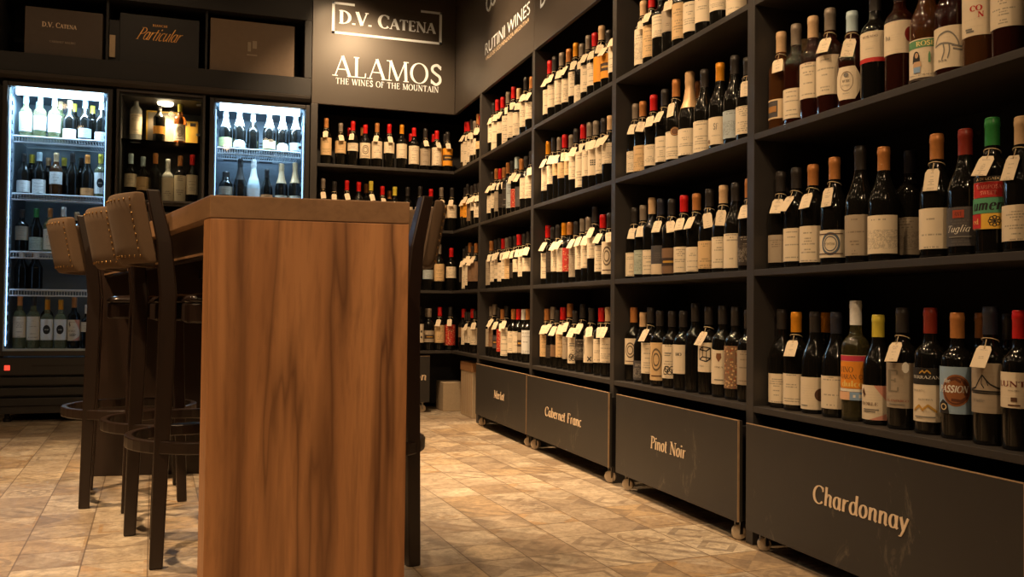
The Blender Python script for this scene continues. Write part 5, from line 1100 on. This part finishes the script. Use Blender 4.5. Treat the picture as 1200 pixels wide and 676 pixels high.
def prints(st):
    """special label art of the bottles near the camera: list of (ink, polygons)"""
    P = []
    if st == 'rb': P = [(RD, rect(-1, 1, .0, .14)), (BR, word_p('ROSADO', 0, .80, 1.0, .07)), (GRY, word_p('MENDOZA', 0, .42, .5, .03))]
    elif st == 'oct': P = [(BR, ring_p(0, .55, .62, .30, .94)), (DKB, word_p('ROSE', 0, .52, .7, .08)), (GRY, disc_p(0, .74, .22, .07)+word_p('DE MALBEC', 0, .40, .8, .045)+word_p('MENDOZA', 0, .16, .6, .04))]
    elif st == 'edge': P = [((226, 200, 160), rect(.15, 1, .0, 1.0)+rect(-1, .15, .0, .08)+rect(-1, .15, .92, 1.0)), ((170, 120, 60), rect(-.8, .05, .35, .65))]
    elif st == 'prof': P = [((140, 30, 26), disc_p(.95, .58, .34, .22)+[[(.70, .40), (1, .30), (1, .55), (.72, .55)], [(.62, .52), (.70, .47), (.74, .56)]]), (GRY, word_p('lu', -.45, .45, .4, .14))]
    elif st == 'rose': P = [(GRN, rect(-1, 1, .78, .97)), ((240, 226, 150), word_p('ROSE', .25, .82, 1.0, .11, w=.22)), (BK, disc_p(-.25, .60, .17, .10)+[[(-.45, .60), (-.05, .60), (-.02, .42), (-.48, .42)]]), ((206, 168, 130), disc_p(-.22, .60, .10, .065)+[[(-.40, .45), (.02, .45), (.06, .32), (-.44, .32)]]), (BLU, [[(-.42, .32), (.0, .32), (-.02, .18), (-.40, .18)]]), (GRN, [[(.40, .40), (.52, .40), (.52, .58), (.48, .66), (.44, .66), (.40, .58)]]), (DKB, rect(-1, 1, .0, .05)), (DKB, word_p('VINO ROSADO', .0, .10, 1.4, .035))]
    elif st == 'mush': P = [(GRY, line_p(spl([(-.7, .55), (-.45, .78), (.1, .86), (.5, .70), (.62, .50), (.1, .58), (-.3, .60), (-.7, .55)]), .03, .7)+line_p(spl([(-.15, .58), (-.10, .40), (-.25, .20)]), .03)+line_p(spl([(.15, .58), (.18, .40), (.08, .22)]), .03)+line_p([(.3, .52), (.95, .46), (.95, .38), (.35, .44)], .03, .7)), (GRY, word_p('los', -.2, .16, .5, .06))]
    elif st == 'con': P = [(RD, word_p('CO', .10, .52, .62, .11, w=.26)+word_p('N', .35, .38, .3, .11, w=.26)), (GRY, line_p([(-.5, .15), (-.1, .14)], .02)+line_p([(-.45, .10), (.0, .09)], .02))]
    elif st == 'ch': P = [((92, 104, 118), ring_p(.1, .5, .62, .42, .78)+ring_p(.1, .5, .42, .28, .86)), (DKB, word_p('CHATEAU', .1, .45, .6, .09)), (BR, line_p([(-.9, .14), (.9, .14)], .02, .8)+line_p([(-.9, .86), (.9, .86)], .02, .8))]
    elif st == 'script': P = [(WH, word_p('Tuglia', -.15, .36, 1.3, .17, slant=.4, w=.12)), ((168, 66, 40), rect(-.35, .25, .72, .92, 4)), (DKB, word_p('ANT', -.05, .77, .4, .1)), (GRY, rect(-.6, .6, .22, .25, 5))]
    elif st == 'blocks': P = [(BK, rect(-1, 1, .90, 1.0)), ((226, 200, 150), word_p('& A DELGADO', 0, .925, 1.5, .05, w=.22)), (RD, rect(-.88, 1, .60, .89)), ((240, 150, 130), word_p('MARIPOSA', .1, .76, 1.3, .07)+word_p('SWEET', .1, .65, .8, .07)), ((88, 160, 120), rect(-1, 1, .30, .59)), (BK, word_p('umen', 0, .36, 1.6, .20, slant=.2, w=.20)), (RD, rect(-1, -.25, .02, .29, 5)), ((240, 200, 120), word_p('ed', -.6, .10, .4, .1)), ((240, 190, 70), rect(-.24, 1, .0, .29, 6)), (BK, [p for k in range(8) for p in ring_p(.40+.20*cos(k*pi/4), .145+.07*sin(k*pi/4), .11, .04, .6, 10)]+disc_p(.40, .145, .08, .03, 10))]
    elif st == 'dot': P = [(BR, disc_p(.78, .46, .42, .20)), (GRY, line_p([(-.7, .12), (-.1, .12)], .015))]
    elif st == 'orange': P = [((206, 60, 84), rect(-1, 1, .87, .99)), ((240, 150, 40), rect(-1, 1, .26, .86)), (BR, word_p('VINO', -.3, .62, 1.0, .12)+word_p('NARANJO', .0, .47, 1.6, .10)), ((250, 214, 120), word_p('dulce', .1, .30, 1.4, .13, w=.2)), (WH, rect(-1, 1, .19, .25)), (BLU, rect(.0, .95, .0, .18, 5)), (WH, rect(.2, .35, .06, .12, 2)+rect(.55, .8, .05, .13, 2)), ((240, 190, 150), rect(-1, -.02, .0, .18, 5))]
    elif st == 'diag': P = [((216, 150, 128), [[(.1, 1), (1, 1), (1, .45)], [(-.2, .0), (1, .0), (1, .22)]]), (BR, line_p([(-.75, .85), (-.55, .65), (-.65, .9), (-.45, .7)], .03)), (BR, word_p('ROBLE', -.2, .42, 1.1, .09)), (GRY, line_p([(-.6, .30), (.4, .30)], .015)+line_p([(-.6, .24), (.2, .24)], .015))]
    elif st == 'E': P = [((132, 122, 104), word_p('E', -.25, .36, .9, .48, w=.2)), ((150, 70, 50), word_p('EL ENEMIGO', 0, .14, 1.4, .045)), (GRY, line_p([(-.5, .08), (.5, .08)], .012)), (WH, disc_p(.52, .90, .20, .12)+rect(.32, .72, .84, .96, 3))]
    elif st == 'dk': P = [(BK, rect(-1.02, 1.02, .69, 1.0)), (WH, word_p('TERRAZAN', .0, .80, 1.7, .055)), (GD, line_p([(-.3, .90), (-.1, .95), (.0, .91), (.15, .96), (.35, .90)], .02, .8)), (GRY, word_p('MALBEC', -.35, .56, .8, .035)+word_p('RESERVA', .05, .40, .8, .03)), (GD, line_p([(-.7, .20), (-.3, .30), (-.1, .22), (.2, .31), (.7, .19)], .03, .8)), (GRY, line_p([(-.6, .09), (.6, .09)], .012))]
    elif st == 'pass': P = [((150, 92, 48), disc_p(.25, .50, .78, .34)), ((96, 50, 26), ring_p(.25, .5, .70, .30, .9)+line_p([(.5, .75), (.8, .6), (.7, .4), (.9, .45)], .03)+line_p([(-.2, .7), (.2, .75), (.5, .68)], .03)+line_p([(.0, .30), (.5, .28), (.8, .36)], .03)), (WH, word_p('the', -.25, .66, .35, .09, slant=.2)+word_p('PASSION', .05, .46, 1.6, .14, w=.22, slant=.25)), (BK, [[(-.8, .0), (-.1, .0), (-.2, .22), (-.5, .30), (-.8, .2)]]), ((226, 200, 150), ring_p(-.45, .14, .2, .07, .7))]
    elif st == 'mont': P = [(BK, line_p([(-.9, .46), (-.5, .50), (-.3, .64), (-.1, .76), (.1, .66), (.3, .58), (.6, .52), (.95, .48)], .025, .7)+line_p([(-.95, .44), (.95, .43)], .03, .6)+line_p([(-.8, .40), (.9, .39)], .02, .6)+line_p([(-.1, .76), (-.15, .58), (.0, .50)], .015)+line_p([(.1, .66), (.2, .55)], .015)), (GRY, word_p('Valle', -.35, .22, .7, .06, slant=.2))]
    elif st == 'lunta': P = [((120, 50, 34), word_p('LUNTA', .0, .60, 1.9, .15, w=.2)), (GRY, word_p('MALBEC', 0, .47, .6, .04)), (BR, rect(-.15, .15, .18, .30, 2)+line_p([(-.3, .08), (.3, .08)], .02))]
    elif st == 'seal': P = [((120, 80, 50), disc_p(.25, .98, .42, .16)), ((200, 150, 90), ring_p(.25, .98, .36, .13, .85))]
    elif st == 'SF': P = [(GRY, word_p('SF', .0, .54, .42, .22)), (GRY, word_p('BODEGA', .0, .30, .7, .04)), ((140, 110, 80), disc_p(-.7, .12, .14, .08))]
    elif st == 'emb': P = [((110, 92, 70), ring_p(0, .55, .55, .30, .82)+ring_p(0, .55, .34, .18, .75)), (BR, line_p([(-.6, .12), (.6, .12)], .02, .7))]
    elif st == 'HO': P = [(BK, word_p('HO', -.1, .62, .60, .10, w=.24))]
    elif st == 'scrib': P = [(BK, [p for k in range(6) for p in ring_p(-.3+.22*k % 1.0, .20+.07*(k % 2), .26, .10, .75, 14)]), (GRY, line_p([(-.4, .75), (.3, .75)], .015)+line_p([(-.4, .68), (.2, .68)], .012))]
    elif st == 'cube': P = [(BK, line_p([(-.55, .42), (.15, .36), (.15, .72), (-.55, .76), (-.55, .42)], .03, .6)+line_p([(-.2, .52), (.5, .47), (.5, .82), (-.2, .86), (-.2, .52)], .03, .6)+line_p([(-.55, .42), (-.2, .52)], .025)+line_p([(.15, .36), (.5, .47)], .025)+line_p([(.15, .72), (.5, .82)], .025)+line_p([(-.55, .76), (-.2, .86)], .025)), (GRY, word_p('PURO', -.3, .18, .5, .05))]
    elif st == 'shield': P = [((128, 84, 52), [[(-.2, .84), (.2, .84), (.24, .72), (.0, .60), (-.24, .72)]]), (BR, word_p('FINCA', .0, .44, .7, .045)), (GRY, line_p([(-.4, .12), (.4, .12)], .012))]
    elif st == 'X': P = [(BK, line_p([(-.1, .06), (.35, .22)], .07, .3)+line_p([(.35, .06), (-.1, .22)], .07, .3)), (GRY, line_p(spl([(-.7, .3), (-.6, .5), (-.75, .7), (-.55, .9)]), .06)), ]
    elif st == 'cross': P = [(BK, [p for (a, b) in ((-.5, .3), (.0, .45), (.45, .3), (.45, .6), (-.45, .62), (.0, .2)) for p in disc_p(a, b, .16, .07, 8)])]
    elif st == 'blackdot': P = [(BK, disc_p(.0, .50, .52, .22)), (WH, word_p('veo', .0, .47, .5, .08))]
    elif st == 'half': P = [((226, 204, 172), rect(-1.01, 1.01, .0, .36))]
    elif st == 'band': P = [(DKB, rect(-1.01, 1.01, .30, .62)), (GD, rect(-.6, .6, .42, .50, 5))]
    elif st == 'grid': P = [(BK, [q for a in (-.25, .0, .25) for b in (.40, .48, .56) for q in rect(a-.09, a+.09, b-.025, b+.025, 1)])]
    return P
SHAPEW = {'oct': lambda t: 1 if .28 < t < .72 else (.62+.38*min(t, 1-t)/.28), 'shield2': lambda t: 1 if t < .45 else sqrt(max(0, 1-((t-.45)/.55)**2))*.97+.03, 'ch': lambda t: 1 if .1 < t < .86 else .93}
def label_mesh(r, ang, hs, z0, z1, st, dome=False):
    bm = NB(); nu, nv = 18, 12 if st in SHAPEW else 1; uvl = bm.loops.layers.uv.new('UVMap'); G = {}
    wf = SHAPEW.get(st, lambda t: 1)
    for j in range(nv+1):
        t = j/nv
        for i in range(nu+1):
            s = (-1+2*i/nu)*wf(t); a = ang+s*hs
            zz = z0+t*(z1-z0)
            if st == 'shield' and j == nv: zz -= .010*(1-abs(2*i/nu-1)**2)*1.0
            G[i, j] = bm.verts.new(((r+.0005)*cos(a), (r+.0005)*sin(a), zz))
    for i in range(nu):
        for j in range(nv):
            f = bm.faces.new((G[i, j], G[i+1, j], G[i+1, j+1], G[i, j+1])); f.smooth = True
            for l, (p, q) in zip(f.loops, ((i, j), (i+1, j), (i+1, j+1), (i, j+1))): l[uvl].uv = (p/nu, q/nv)
    return bm
def tag_mesh(bm_tag, bm_tw, prof, h, ang, lean):
    """swing ticket on twine round the neck, lying on the shoulder"""
    zk = .765*h; rk = rad_at(prof, zk)+.0012
    N = 20; tube(bm_tw, [((rk+.0008)*cos(ang+2*pi*i/N), (rk+.0008)*sin(ang+2*pi*i/N), zk+.006*cos(2*pi*i/N)-.004) for i in range(N)], .0010, 5, closed=True)
    d = Vector((cos(ang), sin(ang), 0)); s = Vector((-sin(ang), cos(ang), 0)); up = Vector((0, 0, 1))
    top_z = zk-.016
    L = .056; best = None
    R0 = max(rad_at(prof, top_z), rk)+.004
    for k in range(40):
        tilt = radians(2+k*1.2); low = d*(R0+L*sin(tilt))+up*(top_z-L*cos(tilt)); ok = True
        for q in range(1, 11):
            f = q/10; zz = top_z-L*cos(tilt)*f; rr = R0+L*sin(tilt)*f
            if rr < rad_at(prof, zz)+.0015: ok = False
        if ok: best = tilt; break
    tilt = best if best is not None else .6
    ax = d*sin(tilt)-up*cos(tilt); ax = (ax+s*lean).normalized(); sd = (s-ax*s.dot(ax)).normalized(); nn = ax.cross(sd).normalized()
    if nn.dot(d) < 0: nn = -nn
    o = d*R0+up*top_z; hw = .0165
    tube(bm_tw, [d*(rk+.001)+up*(zk-.001), d*(R0-.001)+up*(top_z+.004), o+ax*.008+nn*.0012], .0009, 5)
    uvl = bm_tag.loops.layers.uv.new('UVMap')
    pts = [(-hw*.72, 0), (hw*.72, 0), (hw, .009), (hw, L), (-hw, L), (-hw, .009)]
    F = [bm_tag.verts.new(o+sd*a+ax*b+nn*.0009) for a, b in pts]; B = [bm_tag.verts.new(o+sd*a+ax*b) for a, b in pts]
    f = bm_tag.faces.new(F); f2 = bm_tag.faces.new(B[::-1])
    for l, (a, b) in zip(f.loops, pts): l[uvl].uv = (.5+a/hw*.5, 1-b/L)
    for i in range(6): bm_tag.faces.new((B[i], B[(i+1) % 6], F[(i+1) % 6], F[i]))
GROUPS = {'A': 'above the Chardonnay drawer', 'B': 'above the Pinot Noir drawer', 'C': 'above the Cabernet Franc drawer', 'D': 'above the Merlot drawer', 'K': 'in the far corner', 'Q': 'on the back wall shelves', 'F': 'in the lit fridges', 'M': 'in the display cabinet'}
LABS = {k: (*lin(v), 1) for k, v in LABC.items()}
for row in TABLE.strip().split('\n'):
    cid, x, y, z, face, h, sh, gl, cap, z0, z1, lc, st, tg, r2, desc = row.split('|')
    x, y, z, h, z0, z1 = (float(v) for v in (x, y, z, h, z0, z1)); face = radians(int(face)); tg, r2 = int(tg), int(r2)
    near = cid[0] == 'A'; n = 32 if near else 20; r = RAD[sh]; prof = profile(sh, r, h)
    kind = {'c': 'sparkling_wine_bottle', 'j': 'jar_bottle'}.get(sh, 'wine_bottle')
    if cid == 'M1' and lc != 'C' or cid == 'M1' and cap == 'Y': kind = 'spirit_bottle'
    o = link(kind, body_mesh(sh, h, gl, n), None, None, (x, y, z+.0002))
    tag(o, desc, 'bottle', 'bottles '+GROUPS[cid[0]])
    link('capsule', cap_mesh(sh, h, cap, n), None, o)
    if z1 > z0:
        hs = {'oct': .95, 'shield2': 1.1}.get(st, 1.35); mode = 'art' if st in ('land', 'art') else 'floral' if st == 'floral' else 'plain' if (near and st != 't') or st in ('p', 'orange', 'SF', 'HO', 'X', 'blackdot', 'emb', 'cube', 'shield', 'shield2', 'half', 'band', 'cross', 'grid') else 'text'
        l = fin('label', label_mesh(r, face, hs, z0, z1, st), MAT['lab_'+mode], o)
        l.color = LABS[lc or 'C']
        for i_, (ink, pol) in enumerate(prints(st)):
            fin('label_print', wrapped(pol, r, face, hs*.80, z0, z1, .0009+.0003*i_), tint('ink', ink), l)
    if sh == 'c' and cid.startswith('F2') and st in ('shield2', 'seal'):
        bm = NB(); lathe(bm, [(rad_at(prof, .60*h)+.0006, .60*h), (rad_at(prof, .66*h)+.0008, .66*h)], 20, False, False); fin('neck_label', bm, MAT['cap_W'], o, smooth=True)
    if tg:
        bt, bw = NB(), NB()
        a = face+random.uniform(-.40, .25); tag_mesh(bt, bw, prof, h, a, random.uniform(-.15, .22))
        t = fin('price_tag', bt, MAT['lab_text'], o); t.color = (*lin(226, 208, 178), 1)
        fin('twine', bw, MAT['twine'], t, smooth=True)

# ------------------------------------------------------------------ camera
f_px, yaw, pit, rol = 1040.287, *(radians(v) for v in (18.40726, 1.41743, .61099))
F = Vector((sin(yaw)*cos(pit), cos(yaw)*cos(pit), sin(pit))); R = Vector((cos(yaw), -sin(yaw), 0)); Uu = R.cross(F)
R2 = cos(rol)*R+sin(rol)*Uu; U2_ = -sin(rol)*R+cos(rol)*Uu
cam = bpy.data.cameras.new('camera'); cam.sensor_fit = 'HORIZONTAL'; cam.sensor_width = 36.0; cam.lens = 36.0*f_px/1200; cam.clip_start = .05
co = bpy.data.objects.new('camera', cam); COL.objects.link(co)
co.matrix_world = Matrix(((R2.x, U2_.x, -F.x, 0), (R2.y, U2_.y, -F.y, 0), (R2.z, U2_.z, -F.z, .704), (0, 0, 0, 1)))
SC.camera = co

# ------------------------------------------------------------------ light: warm ceiling spots, fridge strips, cabinet lamp
def spot(name, p, q, watts, deg, col=(1.0, .74, .44), blend=.6, size=.04):
    l = bpy.data.lights.new(name, 'SPOT'); l.energy = watts; l.color = col; l.spot_size = radians(deg); l.spot_blend = blend; l.shadow_soft_size = size
    o = bpy.data.objects.new(name, l); COL.objects.link(o); o.location = p
    o.rotation_euler = (Vector(q)-Vector(p)).to_track_quat('-Z', 'Y').to_euler(); return o
def area(name, p, q, watts, sx, sy, col):
    l = bpy.data.lights.new(name, 'AREA'); l.shape = 'RECTANGLE'; l.size = sx; l.size_y = sy; l.energy = watts; l.color = col
    o = bpy.data.objects.new(name, l); COL.objects.link(o); o.location = p
    o.rotation_euler = (Vector(q)-Vector(p)).to_track_quat('-Z', 'Y').to_euler(); return o
WARM = (1.0, .665, .365)
ZL = 2.95
SPOTS = [((.55, 4.75, ZL), (1.5, 4.75, 1.3), 130, 75), ((.55, 3.75, ZL), (1.5, 3.75, 1.3), 105, 75), ((.45, 2.75, ZL), (1.5, 2.85, 1.2), 105, 75), ((.40, 1.6, ZL), (1.6, 1.9, 1.0), 82, 75),
         ((.95, 4.9, ZL), (1.0, 5.95, 1.6), 130, 80),
         ((.62, 5.45, ZL), (.86, 5.98, 2.33), 42, 62), ((1.0, 4.6, ZL), (1.55, 4.75, 2.35), 48, 60),
         ((.80, 4.4, ZL), (.90, 4.2, 0), 370, 64), ((-1.2, 3.2, ZL), (-.8, 3.5, 0), 360, 70), ((-.75, 1.6, ZL), (-.3, 2.4, 0), 210, 75), ((.1, -1.0, ZL), (.2, 2.1, .45), 120, 60)]
for i, (p, q, w, d) in enumerate(SPOTS): spot('ceiling_spotlight', p, q, w, d, WARM)
for X_ in (-1.7, -.55, .6):  # unseen lamp grid added for bottle glints and ambient fill
    for Y_ in (-.6, .7, 2.0, 3.2, 4.3, 5.2): spot('glint_fill_light', (X_, Y_, ZL+.05), (X_+.001, Y_, 0), 4.5, 165, WARM, .3, .03)
COOL = (.50, .76, 1.0)
for x0, x1 in ((-1.236, -.632), (-.062, .566)):
    area('fridge_strip_light', ((x0+x1)/2, YB+.085, 1.98), ((x0+x1)/2, YB+.17, 1.4), 12.0, .46, .03, COOL)
spot('cabinet_lamp', (-.335, YB+.14, 2.0), (-.335, YB+.16, 1.4), 30.0, 140, (1.0, .70, .38), .6, .03)
w = bpy.data.worlds.new('room'); SC.world = w; w.use_nodes = True
w.node_tree.nodes['Background'].inputs[0].default_value = (1.0, .72, .45, 1); w.node_tree.nodes['Background'].inputs[1].default_value = .02
vs = SC.view_settings; vs.view_transform = 'Standard'; vs.look = 'None'; vs.gamma = 1.0; vs.use_curve_mapping = False; vs.exposure = 0.0
SC.cycles.max_bounces = 8; SC.cycles.transparent_max_bounces = 12
try: SC.cycles.use_denoising = True
except Exception: pass
